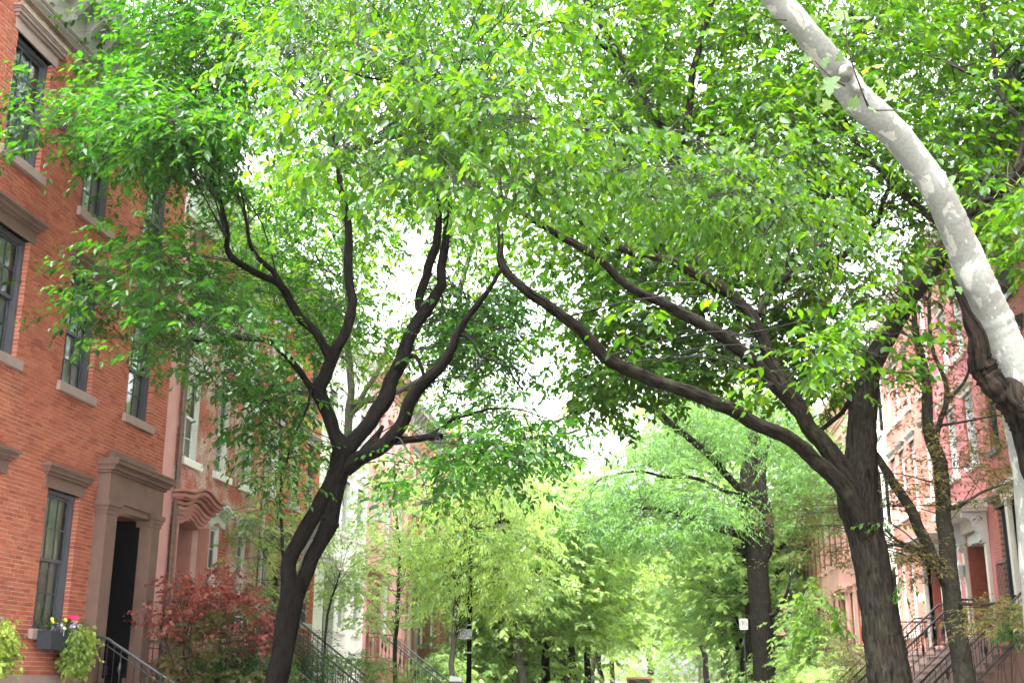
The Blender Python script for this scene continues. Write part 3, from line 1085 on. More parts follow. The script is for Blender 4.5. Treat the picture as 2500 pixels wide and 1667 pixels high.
b.tube([(FL.x(.06), 28.8, 11.5), (FL.x(.06), 28.8, 1.2)], .05, 10)
b.build('drainpipe', M['paint_ltgrey'], h3)
b = MB()
b.box(FL, 30.62, 33.79, -.1, .03, 0, 1.9)
b.build('plinth', M['stone_grey'], h3)


def simple_house(F, label, u0, u1, ztop, ops, wall, side, frame, trim, group, doors=(), reveal=None, lint=True, corn=None, cols=2, curtain=.5, shutters=None, cat='house', ac=None):
    h = thing('row_house', label, cat, (F.X0, (u0 + u1) / 2, 0), group)
    house_shell(F, h, u0, u1, ztop, list(ops) + [d[:4] for d in doors], 0.0, wall, side, reveal_mat=reveal)
    for (a, c, e, g) in ops:
        window(F, h, a, c, e, g, frame, cols, 2, curtain=curtain, detail=False)
        sill(F, h, a, c, e, trim)
        if lint:
            lintel(F, h, a, c, g, trim, .16, .13, .11)
        if shutters:
            for s, t in ((a - .42, a - .02), (c + .02, c + .42)):
                b = MB()
                b.box(F, s, t, .01, .045, e, g)
                for k in range(int((g - e) / .12) - 1):
                    b.box(F, s + .05, t - .05, .045, .058, e + .1 + .12 * k, e + .18 + .12 * k)
                b.build('shutter', shutters, h)
    for d in doors:
        a, c, e, g, dm = d
        b = MB()
        b.box(F, a, c, -.5, -.45, e, g)
        for k in range(2):
            b.box(F, a + .12 + k * (c - a) / 2, a + (c - a) / 2 * (k + 1) - .12, -.45, -.43, e + .25, (e + g) / 2 - .1)
            b.box(F, a + .12 + k * (c - a) / 2, a + (c - a) / 2 * (k + 1) - .12, -.45, -.43, (e + g) / 2 + .1, g - .5)
        dd = b.build('door', dm, h)
        b = MB()
        b.lathe((F.x(-.41), (a + c) / 2 + .06, (e + g) / 2), [(.012, -.03), (.03, -.015), (.03, .015), (.012, .03)], 8)
        b.build('handle', M['iron'], dd)
        b = MB()
        for s, t in ((a - .2, a - .003), (c + .003, c + .2)):
            b.box(F, s, t, -.2, .12, e - .4, g + .05)
        b.box(F, a - .25, c + .25, -.2, .15, g + .05, g + .3)
        b.box(F, a - .35, c + .35, -.1, .3, g + .3, g + .42)
        b.box(F, a - .4, c + .4, -.1, .36, g + .421, g + .5)
        b.build('door_surround', trim, h)
    cornice(F, h, u0, u1, ztop, corn or trim, 1.0, .5)
    b = MB()
    spans = [u0]
    for d in sorted(doors):
        spans += [d[0] - .21, d[1] + .21]
    spans.append(u1)
    for s, t in zip(spans[::2], spans[1::2]):
        if t - s > .05:
            b = MB()
            b.box(F, s, t, -.05, .04, 0, 1.75)
            b.build('plinth', trim, h)
    return h


def grid(us, zs, w):
    return [(u - w / 2, u + w / 2, z0, z1) for (z0, z1) in zs for u in us]


GL, GR = 'row houses along the left pavement', 'row houses along the right pavement'
h4 = simple_house(FL, 'white stuccoed row house shining between the trees', 33.8, 39.7, 11.4,
                  grid((34.9, 36.9, 38.8), ((6.1, 7.75), (8.7, 10.3)), .85) + grid((36.9, 38.8), ((3.1, 4.6),), .8),
                  M['stucco_white'], M['stucco_white'], M['paint_ltgrey'], M['stucco_white'], GL, doors=[(34.4, 35.6, 2.2, 4.6, M['black_and_shade'])])
h5 = simple_house(FL, 'pink stuccoed row house just beyond the white one', 39.72, 46.4, 11.9,
                  grid((40.9, 43.1, 45.2), ((6.1, 8.1), (9.0, 10.7)), .9) + grid((43.1, 45.2), ((3.1, 5.0),), .9),
                  M['stucco_pink'], M['brick_rust'], M['paint_white'], M['stone_rose'], GL, doors=[(40.4, 41.6, 2.2, 4.8, M['paint_slate'])])
b = MB()
b.box(FL, 40.55, 41.2, -.2, .35, 6.95, 7.35)
o = b.build('air_conditioner', M['paint_ltgrey'], None)
o['label'] = 'grey window air conditioner on the pink house on the left'
o['category'] = 'air conditioner'
BT1 = brick_tex('far_rust_brick', (0.38, 0.12, 0.06), (0.33, 0.10, 0.05), (0.42, 0.3, 0.24))
BT2 = brick_tex('far_rose_brick', (0.42, 0.17, 0.13), (0.37, 0.14, 0.11), (0.5, 0.38, 0.32))
yy = 46.42
for k, (w, lab, wl_, tr) in enumerate(((7.0, 'orange brick row house behind the drooping lime-green tree', BT1, M['stone_grey']),
                                       (7.2, 'rose brick row house sixth down the left side', BT2, M['stone_rose']),
                                       (7.4, 'rust brick row house behind the far left forked tree', BT1, M['paint_white']),
                                       (7.2, 'pale stuccoed row house far down the left side', M['stucco_cream'], M['stone_grey']),
                                       (7.5, 'rose brick row house near the far left corner', BT2, M['stone_grey']),
                                       (7.5, 'last rust brick row house before the far left corner', BT1, M['stone_grey']))):
    u0 = yy
    us = (u0 + 1.3, u0 + 3.5, u0 + 5.7)
    simple_house(FL, lab, u0, u0 + w - .02, 11.5 + .4 * (k % 3), grid(us, ((6.1, 8.1), (9.0, 10.6)), .95) + grid(us[1:], ((3.0, 5.0),), .95),
                 wl_, M['brick_rust'], M['paint_white'], tr, GL, doors=[(us[0] - .6, us[0] + .6, 2.2, 4.8, M['paint_slate'])])
    yy += w

# ---- right side: house one, rose brick, dark teal windows
r1 = thing('brick_house', 'nearest rose brick house at right with dark teal windows behind the pale leaning tree', 'house', (8, 25, 0), GR)
opsr1 = [(23.2, 24.3, 6.95, 9.0), (25.8, 26.9, 6.95, 9.0), (28.35, 29.15, 6.95, 9.0),
         (23.2, 24.3, 10.05, 12.0), (25.8, 26.9, 10.05, 12.0), (28.35, 29.15, 10.05, 12.0),
         (28.3, 29.2, 3.3, 5.55), (23.2, 24.3, 3.3, 5.55)]
doorr1 = (26.7, 28.0, 2.6, 5.6)
house_shell(FR, r1, 20.0, 29.74, 12.8, opsr1 + [doorr1], -.009, M['mortar_rose'], M['brick_rose'], reveal_mat=M['mortar_rose'])
lay_bricks(FR, r1, 20.0, 29.74, 1.9, 12.79, opsr1 + [(26.5, 28.2, 2.5, 5.9)], M['brick_rose'], 300)
for (a, c, e, g) in opsr1:
    window(FR, r1, a, c, e, g, M['paint_teal'], 2, 2, curtain=.0 if g < 10 else .3)
    sill(FR, r1, a, c, e, M['paint_teal'])
    b = MB()
    b.box(FR, a - .1, c + .1, -.1, .05, g, g + .14)
    b.box(FR, a - .16, c + .16, -.05, .16, g + .14, g + .2)
    b.prism(FR, [(-.02, g + .2), (.2, g + .2), (.2, g + .25), (-.02, g + .33)], a - .2, c + .2)
    b.build('window_hood', M['paint_green'], r1)
b = MB()                                                          # iron guard on the parlour window
for z in (3.45, 4.25):
    b.tube([(FR.x(.0), 28.28, z), (FR.x(.16), 28.3, z), (FR.x(.16), 29.2, z), (FR.x(.0), 29.22, z)], .018, 6)
for k in range(9):
    b.tube([(FR.x(.16), 28.3 + k * .1125, 3.45), (FR.x(.16), 28.3 + k * .1125, 4.25)], .009, 5)
b.build('window_guard', M['iron'], r1)
b = MB()
b.box(FR, 26.7, 28.0, -.55, -.5, 2.6, 5.6)
for k in range(2):
    for z0, z1 in ((2.8, 3.7), (3.85, 5.2)):
        b.box(FR, 26.8 + .62 * k, 27.28 + .62 * k, -.5, -.47, z0, z1)
dd = b.build('door', M['paint_green'], r1)
b = MB()
for s, t in ((26.5, 26.698), (28.002, 28.2)):
    b.box(FR, s, t, -.2, .1, 2.55, 5.6)
b.box(FR, 26.45, 28.25, -.2, .14, 5.6, 5.85)
b.box(FR, 26.35, 28.35, -.1, .3, 5.85, 5.95)
b.build('door_surround', M['paint_cream'], r1)
cornice(FR, r1, 20.0, 29.74, 12.8, M['paint_green'], 1.0, .55)
for q in ((20.0, 26.49, -.05, .04, 0, 1.9), (28.21, 29.74, -.05, .04, 0, 1.9)):
    b = MB()
    b.box(FR, *q)
    b.build('plinth', M['brownstone'], r1)
for yv, zv in ((26.3, 10.1), (28.75, 10.1)):
    b = MB()
    b.box(FR, yv - .3, yv + .3, -.2, .36, zv, zv + .38)
    b.box(FR, yv - .27, yv + .27, .36, .38, zv + .05, zv + .33)
    o = b.build('air_conditioner', M['paint_slate'], None)
    o['label'] = 'dark grey window air conditioner high on the near right house, ' + ('closer to the street corner' if yv < 27 else 'beside the red stuccoed house')
    o['category'] = 'air conditioner'

# ---- right house two: red stucco, cream bracketed doorway
r2 = thing('stucco_house', 'narrow red stuccoed house with white windows and a bracketed cream doorway', 'house', (8, 32.2, 0), GR)
opsr2 = [(30.35, 31.25, 6.95, 8.75), (32.30, 33.20, 6.95, 8.75), (30.55, 31.35, 9.9, 11.5), (32.2, 33.0, 9.9, 11.5), (33.35, 34.15, 3.2, 5.3)]
doorr2 = (30.35, 32.35, 2.62, 5.3)
house_shell(FR, r2, 29.75, 34.58, 12.6, opsr2 + [doorr2], 0.0, M['stucco_red'], M['brick_rose'], reveal_mat=M['stucco_red'])
for (a, c, e, g) in opsr2:
    window(FR, r2, a, c, e, g, M['paint_white'], 2, 2, rec=.08, curtain=.6)
    sill(FR, r2, a, c, e, M['paint_white'], out=.11)
    b = MB()
    b.box(FR, a - .12, c + .12, -.05, .06, g, g + .15)
    b.prism(FR, [(-.02, g + .15), (.22, g + .15), (.24, g + .22), (-.02, g + .3)], a - .18, c + .18)
    b.build('window_hood', M['paint_cream'], r2)
b = MB()                                                          # flat door hood on scrolled brackets
b.box(FR, 30.15, 32.55, -.1, .13, 5.3, 5.62)
b.box(FR, 29.98, 32.72, -.05, .62, 5.62, 5.70)
b.box(FR, 29.90, 32.80, -.05, .72, 5.701, 5.82)
b.prism(FR, [(-.02, 5.821), (.72, 5.821), (.68, 5.88), (-.02, 5.98)], 29.92, 32.78)
for s, t in ((30.15, 30.34), (32.36, 32.55)):
    b.box(FR, s, t, -.2, .09, 2.6, 5.3)
    b.box(FR, s - .04, t + .04, -.1, .13, 2.6, 2.95)
b.build('door_surround', M['paint_cream'], r2)
for s in (30.16, 32.37):
    b = MB()
    pts = [(.09, 5.61), (.58, 5.61), (.58, 5.5), (.42, 5.47), (.33, 5.38), (.34, 5.27), (.27, 5.16), (.20, 5.10), (.19, 5.0), (.22, 4.93), (.18, 4.86), (.09, 4.86)]
    b.prism(FR, pts, s, s + .17)
    b.build('bracket', M['paint_ltgrey'], r2)
b = MB()                                                          # recessed porch: brick jamb, pale ceiling, door
b.box(FR, 32.31, 32.355, -.95, -.02, 2.62, 5.0)
b.build('porch_jamb', M['reveal_red'], r2)
b = MB()
b.box(FR, 30.3, 32.36, -1.0, -.02, 5.0, 5.29)
b.build('porch_ceiling', M['paint_ltgrey'], r2)
b = MB()
b.box(FR, 30.3, 32.4, -1.06, -1.0, 2.6, 5.3)
for k in range(2):
    b.box(FR, 30.6 + .75 * k, 31.15 + .75 * k, -1.0, -.97, 2.8, 3.6)
    b.box(FR, 30.6 + .75 * k, 31.15 + .75 * k, -1.0, -.97, 3.75, 4.8)
b.build('door', M['stucco_red'], r2)
b = MB()                                                          # lantern on the far jamb
lx, ly, lz = FR.x(.2), 32.45, 4.45
b.lathe((lx, ly, lz), [(.02, .2), (.05, .16), (.14, .08), (.15, .05), (.12, .05), (.10, -.2), (.05, -.24), (.02, -.3)], 6)
b.tube([(lx, ly, lz - .26), (FR.x(.14), ly, lz - .45), (FR.x(.08), ly, lz - .35)], .014, 6)
b.build('lantern', M['paint_ltgrey'], r2)
cornice(FR, r2, 29.75, 34.58, 12.6, M['paint_cream'], 1.0, .5)
b = MB()
b.box(FR, 32.6, 34.58, -.05, .04, 0, 1.9)
b.build('plinth', M['brownstone'], r2)
b = MB()
b.tube([(FR.x(.08), 34.45, 12.5), (FR.x(.08), 34.45, 1.0)], .06, 8)
b.build('drainpipe', M['paint_white'], r2)

# ---- right house three: salmon brick, white windows with dark red reveals
r3 = thing('brick_house', 'salmon brick house with tall white windows in dark red reveals', 'house', (8, 38.3, 0), GR)
us3 = (35.9, 37.9, 39.6, 41.1)
opsr3 = grid(us3, ((6.8, 8.9), (10.0, 11.7)), .8) + grid(us3[2:], ((3.1, 5.5),), .8)
doorr3 = (35.3, 37.4, 2.6, 5.2)
house_shell(FR, r3, 34.6, 41.9, 12.6, opsr3 + [doorr3], -.009, M['mortar_salmon'], M['brick_salmon'], reveal_mat=M['reveal_red'])
lay_bricks(FR, r3, 34.6, 41.9, 1.9, 12.59, opsr3 + [(35.1, 37.6, 2.6, 5.6)], M['brick_salmon'], 300)
for (a, c, e, g) in opsr3:
    window(FR, r3, a, c, e, g, M['paint_white'], 2, 2, rec=.13, curtain=.7, detail=False)
    sill(FR, r3, a, c, e, M['paint_cream'])
    lintel(FR, r3, a, c, g, M['stone_grey'], .14, .12, .1)
b = MB()
for s, t in ((35.1, 35.298), (37.402, 37.6)):
    b.box(FR, s, t, -.12, .1, 2.6, 5.2)
b.box(FR, 35.05, 37.65, -.12, .14, 5.2, 5.5)
for k, o in enumerate((.3, .42, .5)):
    b.box(FR, 34.95 - .04 * k, 37.75 + .04 * k, -.05, o, 5.5 + .08 * k, 5.579 + .08 * k)
b.build('door_surround', M['stone_grey'], r3)
b = MB()
b.box(FR, 37.36, 37.41, -.9, -.13, 2.6, 5.2)
b.build('porch_jamb', M['reveal_red'], r3)
b = MB()
b.box(FR, 35.25, 37.45, -.96, -.9, 2.6, 5.2)
for k in range(2):
    b.box(FR, 35.5 + .9 * k, 36.2 + .9 * k, -.9, -.87, 2.8, 3.7)
    b.box(FR, 35.5 + .9 * k, 36.2 + .9 * k, -.9, -.87, 3.9, 4.9)
b.build('door', M['reveal_red'], r3)
b = MB()
lx, ly, lz = FR.x(.17), 37.7, 4.05
b.lathe((lx, ly, lz), [(.03, -.12), (.07, -.06), (.075, .03), (.04, .1), (.02, .12)], 8)
lm = b.build('lamp', M['lamp_warm'], r3, smooth=True)
b = MB()
b.tube([(lx, ly, lz - .12), (FR.x(.0), ly, lz - .2)], .012, 6)
b.build('lamp_bracket', M['iron'], lm)
cornice(FR, r3, 34.6, 41.9, 12.6, M['paint_cream'], 1.0, .5)
b = MB()
b.box(FR, 37.62, 41.9, -.05, .04, 0, 1.9)
b.build('plinth', M['brownstone'], r3)

simple_house(FR, 'rust brick row house at the right edge, nearer than the teal-windowed one', 9.5, 19.98, 12.4, grid((11.2, 14.0, 17.2), ((6.9, 8.9), (10.0, 11.8)), 1.0) + grid((11.2, 14.0), ((3.2, 5.4),), 1.0),
             BT1, M['brick_rose'], M['paint_white'], M['stone_grey'], GR, doors=[(16.6, 17.8, 2.5, 5.2, M['black_and_shade'])])
r4 = simple_house(FR, 'cream stuccoed house with black shutters behind the big elm trunk', 41.92, 47.4, 13.0,
                  grid((43.0, 44.8, 46.5), ((3.1, 5.3), (6.9, 8.9), (10.2, 12.0)), .85), M['stucco_cream'], M['stucco_cream'], M['paint_white'], M['paint_white'], GR, lint=False, shutters=M['black_and_shade'])
for k, (u0, u1, lab) in enumerate(((47.42, 58.4, 'long pink row house with a row of dark-framed windows and iron stoop'), (58.42, 69.4, 'second pink row house further down the right side'))):
    us = np.arange(u0 + 1.2, u1 - .6, 1.75)
    dk = int(len(us) / 2)
    simple_house(FR, lab, u0, u1, 12.4, grid(us, ((6.75, 8.8), (9.9, 11.6)), .8) + grid([u for q, u in enumerate(us) if abs(q - dk) > 0], ((2.9, 5.2),), .8),
                 M['stucco_pink'], M['stucco_pink'], M['paint_white'], M['stucco_pink'], GR, doors=[(us[dk] - .6, us[dk] + .6, 2.4, 5.0, M['reveal_red'])], reveal=M['reveal_red'])
yy = 69.42
for k, (w, lab, wl_) in enumerate(((8.5, 'cream row house far down the right side', M['stucco_cream']), (8.5, 'rose brick row house near the far right corner', BT2), (8.5, 'rust brick row house on the far right corner', BT1), (9.0, 'rose brick row house last on the right', BT2))):
    us = (yy + 1.3, yy + 3.4, yy + 5.5, yy + 7.3)
    simple_house(FR, lab, yy, yy + w - .02, 12.2, grid(us, ((6.7, 8.8), (9.9, 11.6)), .9) + grid(us[1:], ((2.9, 5.2),), .9), wl_, BT2, M['paint_white'], M['stone_grey'], GR,
                 doors=[(us[0] - .6, us[0] + .6, 2.4, 5.0, M['paint_slate'])])
    yy += w
simple_house(Fac(-34.0, 1), 'pale stone building across the avenue at the end of the street', 140, 190, 17, grid(np.arange(142, 189, 3.5), ((4, 6), (8, 10), (12, 14)), 1.4), M['stucco_white'], M['stucco_white'], M['paint_slate'], M['stucco_white'], None, cat='building')


# ------------------------------------------------------------------ stoops and ironwork
BAL = {}


def baluster_mesh(h, fancy, mat):
    key = (round(h, 2), fancy, mat.name)
    if key in BAL:
        return BAL[key]
    b = MB()
    if fancy == 0:
        b.lathe((0, 0, 0), [(.009, 0), (.009, h)], 5)
    elif fancy == 1:
        b.lathe((0, 0, 0), [(.009, 0), (.009, h * .38), (.03, h * .46), (.042, h * .54), (.03, h * .62), (.009, h * .7), (.009, h)], 7)
    else:
        b.lathe((0, 0, 0), [(.009, 0), (.009, h)], 5)
        b.wbox(-.007, .007, -.06, .06, h * .2, h * .2 + .014)
        b.wbox(-.007, .007, -.06, .06, h * .36, h * .36 + .014)
        b.wbox(-.007, .007, -.06, -.046, h * .2, h * .36)
        b.wbox(-.007, .007, .046, .06, h * .2, h * .36)
        b.wbox(-.007, .007, -.034, -.02, h * .1, h * .5)
    BAL[key] = b.mesh('baluster', mat)
    return BAL[key]


def stoop(F, label, u0, u1, zl, ld, slope, rail_h, mat, imat, handmat, fine=True, curl=False, name='stone_stoop'):
    """landing of depth ld at height zl, steps going down to the pavement, an iron railing on each side"""
    st = thing(name, label, 'stoop', (F.x(ld), (u0 + u1) / 2, 0), 'entrance stoops of the row houses')
    rise = .18
    n = int(round(zl / rise))
    rise = zl / n
    run = rise / slope
    b = MB()
    b.box(F, u0, u1, .0, ld - .02, 0, zl - .07)
    b.build('landing', mat, st)
    b = MB()
    b.box(F, u0 - .03, u1 + .03, .0, ld + .02, zl - .07, zl)
    b.build('landing_slab', mat, st)
    for k in range(1, n):
        z = zl - k * rise
        b = MB()
        b.box(F, u0, u1, ld + (k - 1) * run, ld + k * run, 0, z - .045)
        b.box(F, u0 - .02, u1 + .02, ld + (k - 1) * run, ld + k * run + .03, z - .044, z)
        b.build('step', mat, st)
    dend = ld + (n - 1) * run
    for u in (u0 + .05, u1 - .05):
        top, bot = zl + rail_h, zl + rail_h - (n - 1) * rise + .02
        hr = MB()
        path = [(F.x(.02), u, top), (F.x(ld - .12), u, top)]
        if curl:
            path += [(F.x(ld + .02), u, top - .02), (F.x(ld + .14), u, top - .10)]
        else:
            path += [(F.x(ld), u, top)]
        path += [(F.x(dend), u, bot + (0 if not curl else .04))]
        if curl:
            path += [(F.x(dend + .15), u, bot - .01), (F.x(dend + .45), u, bot - .02)]
        hr.tube(path, .026, 8)
        rl = hr.build('handrail', handmat, st, smooth=True)
        lo = MB()
        lo.tube([(F.x(.02), u, zl + .1), (F.x(ld), u, zl + .1), (F.x(dend), u, bot - rail_h + .1)], .012, 6)
        lo.tube([(F.x(.02), u, top - .13), (F.x(ld), u, top - .13), (F.x(dend), u, bot - .13)], .009, 6)
        lo.build('lower_rail', imat, st)
        d = .06
        k = 0
        while d < dend:
            zb = zl + .1 if d < ld else zl + .1 - (d - ld) * slope
            kind = (1 if k % 4 == 1 else 2 if k % 4 == 3 else 0) if fine else 0
            me = baluster_mesh(rail_h - .1, kind, imat)
            o = link('baluster', me, st)
            o.location = (F.x(d), u, zb)
            d += .13
            k += 1
        nb = MB()
        zb = bot - rail_h
        nb.lathe((F.x(dend + (0 if not curl else .4)), u, max(0, zb)), [(.05, 0), (.05, .06), (.03, .08), (.03, rail_h - .02), (.05, rail_h), (.05, rail_h + .03), (.02, rail_h + .08)], 8)
        nb.build('newel_post', imat, st)
    return st


stoop(FL, 'brownstone stoop with curling iron handrails at the dark pilastered door', 19.95, 22.25, 1.42, .42, .62, .86, M['brownstone'], M['iron'], M['iron_rail'], curl=True)
stoop(FL, 'rose stone stoop behind the red maple under the arched hood', 23.3, 25.1, 2.2, .5, .75, .9, M['stone_rose'], M['iron'], M['iron_rail'])
stoop(FL, 'grey stone stoop under the arched porch with the lamp', 28.9, 30.7, 2.2, .5, .75, .9, M['stone_grey'], M['iron'], M['iron_rail'], fine=False)
stoop(FL, 'pinkish stone stoop with iron balusters at the left pink house', 40.1, 41.9, 2.2, .5, .75, .9, M['stone_rose'], M['iron'], M['iron_rail'])
stoop(FR, 'brownstone stoop with brown iron rails at lower right corner', 26.65, 28.1, 2.55, .35, .95, .9, M['brownstone'], M['iron_brown'], M['iron_brown'])
stoop(FR, 'brownstone stoop with iron landing rail under the bracketed doorway', 30.3, 32.4, 2.6, .85, .9, .92, M['brownstone_pale'], M['iron_brown'], M['iron_brown'])
stoop(FR, 'stone stoop with medallion iron railing at the salmon brick house', 35.2, 37.5, 2.4, .9, .9, .92, M['brownstone_pale'], M['iron_brown'], M['iron_brown'])
stoop(FR, 'far iron railed stoop at the long pink row house', 51.8, 54.0, 2.4, .6, .82, .95, M['brownstone'], M['iron'], M['iron_rail'], fine=False)

# front-yard fences of upright iron bars
def yard_fence(F, label, u0, u1, d, h=1.1):
    t = thing('iron_fence', label, 'fence', (F.x(d), (u0 + u1) / 2, 0), 'iron fences in front of the row houses')
    b = MB()
    for z in (.12, h - .1):
        b.tube([(F.x(d), u0, z), (F.x(d), u1, z)], .014, 6)
    b.build('rail', M['iron'], t)
    me = baluster_mesh(h + .08, 0, M['iron'])
    u = u0 + .06
    while u < u1:
        o = link('bar', me, t)
        o.location = (F.x(d), u, .02)
        u += .14


yard_fence(FL, 'low black iron fence before the orange-red brick house', 12.5, 19.6, 2.1)
yard_fence(FL, 'low black iron fence in front of the red maple', 25.4, 28.6, 2.1)
yard_fence(FR, 'low black iron fence beside the salmon brick stoop', 37.8, 41.7, 2.1)

# ------------------------------------------------------------------ trees
def catmull(P, step):
    P = np.asarray(P, float)
    Q = np.vstack([2 * P[0] - P[1], P, 2 * P[-1] - P[-2]])
    out = []
    for i in range(1, len(Q) - 2):
        n = max(1, int(np.linalg.norm(Q[i + 1][:3] - Q[i][:3]) / step))
        t = (np.arange(n) / n)[:, None]
        a, b_, c, d = Q[i - 1], Q[i], Q[i + 1], Q[i + 2]
        out.append(.5 * ((2 * b_) + (-a + c) * t + (2 * a - 5 * b_ + 4 * c - d) * t ** 2 + (-a + 3 * b_ - 3 * c + d) * t ** 3))
    out.append(P[-1:])
    return np.vstack(out)


class Tree:
    def __init__(self):
        self.V, self.F, self.A, self.n, self.pts, self.rad = [], [], [], 0, [], []

    def limb(self, P4, step=.08, nseg=14, rough=.07, freq=5.0, seed=0, ridges=0.0, bend=1.0):
        """P4: rows of x, y, z, radius"""
        Q = catmull(P4, step)
        pts, rad = Q[:, :3], np.maximum(Q[:, 3], .003)
        e = np.minimum(np.arange(len(pts)), np.arange(len(pts))[::-1]).clip(0, 8)[:, None] / 8
        fq = .16 / max(.03, float(rad.mean()))
        wob = np.stack([vnoise(pts * fq + 31 * k, seed + 3 * k) + .35 * vnoise(pts * fq * 2.4 + 17 * k, seed + 7 * k) for k in range(3)], 1)
        pts = pts + e * wob * np.array([1, 1, .4]) * (np.minimum(rad, .16) * .55 * bend)[:, None]
        self.pts.append(pts)
        self.rad.append(rad)
        Tn = np.gradient(pts, axis=0)
        Tn /= np.linalg.norm(Tn, axis=1)[:, None] + 1e-9
        s = np.concatenate([[0], np.cumsum(np.linalg.norm(np.diff(pts, axis=0), axis=1))])
        a = np.array([0.0, 1, 0]) if abs(Tn[0][1]) < .9 else np.array([1.0, 0, 0])
        Nn = np.cross(Tn[0], a)
        Nn /= np.linalg.norm(Nn)
        th = np.arange(nseg) * 2 * math.pi / nseg
        V = np.zeros((len(pts), nseg, 3))
        A = np.zeros((len(pts), nseg, 3))
        for i in range(len(pts)):
            Nn = Nn - Tn[i] * (Nn @ Tn[i])
            Nn /= np.linalg.norm(Nn) + 1e-9
            B = np.cross(Tn[i], Nn)
            dirs = np.cos(th)[:, None] * Nn + np.sin(th)[:, None] * B
            r0 = rad[i]
            A[i] = np.stack([np.cos(th) * r0, np.sin(th) * r0, np.full(nseg, s[i])], 1) + seed * 1.7
            k = 1 + rough * vnoise(A[i] * freq / max(.6, 6 * r0), seed) + rough * .6 * vnoise(A[i] * freq * 2.3, seed + 5)
            if ridges:
                k = k + ridges * vnoise(A[i] * np.array([34, 34, 3.6]), seed + 9)
            V[i] = pts[i] + dirs * (r0 * k)[:, None]
        m = len(pts)
        idx = np.arange(m * nseg).reshape(m, nseg) + self.n
        q = np.stack([idx[:-1], np.roll(idx[:-1], -1, 1), np.roll(idx[1:], -1, 1), idx[1:]], -1).reshape(-1, 4)
        self.F += q.tolist() + [idx[-1].tolist(), idx[0][::-1].tolist()]
        self.V.append(V.reshape(-1, 3))
        self.A.append(A.reshape(-1, 3))
        self.n += m * nseg

    def pxlimb(self, rows, **kw):
        """rows of (pixel x, pixel y, distance along the street, radius in pixels)"""
        out = []
        for x, y, Y, r in rows:
            p = at(x, y, Y)
            depth = float((p - CAMP) @ _fw)
            out.append((*p, r * depth / FPX))
        self.limb(out, **kw)
        return out

    def mesh(self, name, mat):
        me = bpy.data.meshes.new(name)
        V, A = np.concatenate(self.V), np.concatenate(self.A)
        me.from_pydata(V.tolist(), [], self.F)
        at_ = me.attributes.new('bark_co', 'FLOAT_VECTOR', 'POINT')
        at_.data.foreach_set('vector', A.astype(np.float32).ravel())
        me.materials.append(mat)
        me.polygons.foreach_set('use_smooth', [True] * len(me.polygons))
        me.update()
        return me

    def build(self, name, mat, parent):
        return link(name, self.mesh(name, mat), parent)


def unit(v):
    return v / (np.linalg.norm(v, axis=-1, keepdims=True) + 1e-9)


# leaf templates: rows x (along), y (across), z (up from the blade)
OVATE = (np.array([(0, 0, 0), (.28, .40, .05), (.62, .34, .03), (1, 0, -.10), (.62, -.34, .03), (.28, -.40, .05), (.45, 0, -.03)]),
         [(0, 1, 6), (1, 2, 6), (2, 3, 6), (3, 4, 6), (4, 5, 6), (5, 0, 6)])
LANCE = (np.array([(0, 0, 0), (.4, .30, .05), (1, 0, -.09), (.4, -.30, .05)]), [(0, 1, 2), (0, 2, 3)])
STAR = (np.array([(0, 0, 0), (.10, .46, .02), (.34, .30, .0), (.62, .52, -.05), (.62, .2, .02), (1, 0, -.08), (.62, -.2, .02), (.62, -.52, -.05), (.34, -.30, 0), (.10, -.46, .02), (.3, 0, -.02)]),
        [(0, 1, 10), (1, 2, 10), (2, 3, 4), (2, 4, 10), (4, 5, 6), (4, 6, 10), (6, 7, 8), (6, 8, 10), (8, 9, 10), (9, 0, 10)])


def lobed_leaf():
    """a broad five-lobed plane leaf with toothed edges, folded along its veins"""
    half = [(0, .03), (-.06, .18), (-.02, .34), (.03, .47), (.13, .42), (.22, .37), (.27, .29), (.37, .41), (.50, .56), (.55, .49), (.60, .37), (.57, .25), (.66, .20), (.74, .22), (.84, .12), (1.0, 0)]
    pts = half + [(x, -y) for x, y in half[-2::-1]]
    V = [(x, y, -.16 * (x - .3) ** 2 - .22 * y * y + .05 * abs(math.sin(9 * math.atan2(y, x + .02)))) for x, y in pts]
    V += [(.28, 0, -.02)]
    n = len(pts)
    return np.array(V), [(i, (i + 1) % n, n) for i in range(n)]


LOBED = lobed_leaf()


def leaf_arrays(P, D, Nn, L, Wd, tpl):
    V, Fc = tpl
    Sd = np.cross(Nn, D)
    out = (P[:, None, :] + V[None, :, 0, None] * (D * L[:, None])[:, None, :] + V[None, :, 1, None] * (Sd * Wd[:, None])[:, None, :]
           + V[None, :, 2, None] * (Nn * L[:, None])[:, None, :])
    return out


def tri_mesh(name, V, tris, mat):
    """V (n, k, 3) leaves, tris list for one leaf"""
    n, k, _ = V.shape
    t = np.asarray(tris)
    idx = (np.arange(n)[:, None, None] * k + t[None]).reshape(-1)
    me = bpy.data.meshes.new(name)
    me.vertices.add(n * k)
    me.vertices.foreach_set('co', V.astype(np.float32).ravel())
    me.loops.add(len(idx))
    me.loops.foreach_set('vertex_index', idx.astype(np.int32))
    nt = len(idx) // 3
    me.polygons.add(nt)
    me.polygons.foreach_set('loop_start', np.arange(0, nt * 3, 3, dtype=np.int32))
    me.polygons.foreach_set('loop_total', np.full(nt, 3, dtype=np.int32))
    me.polygons.foreach_set('use_smooth', np.ones(nt, dtype=bool))
    me.materials.append(mat)
    me.update(calc_edges=True)
    return me


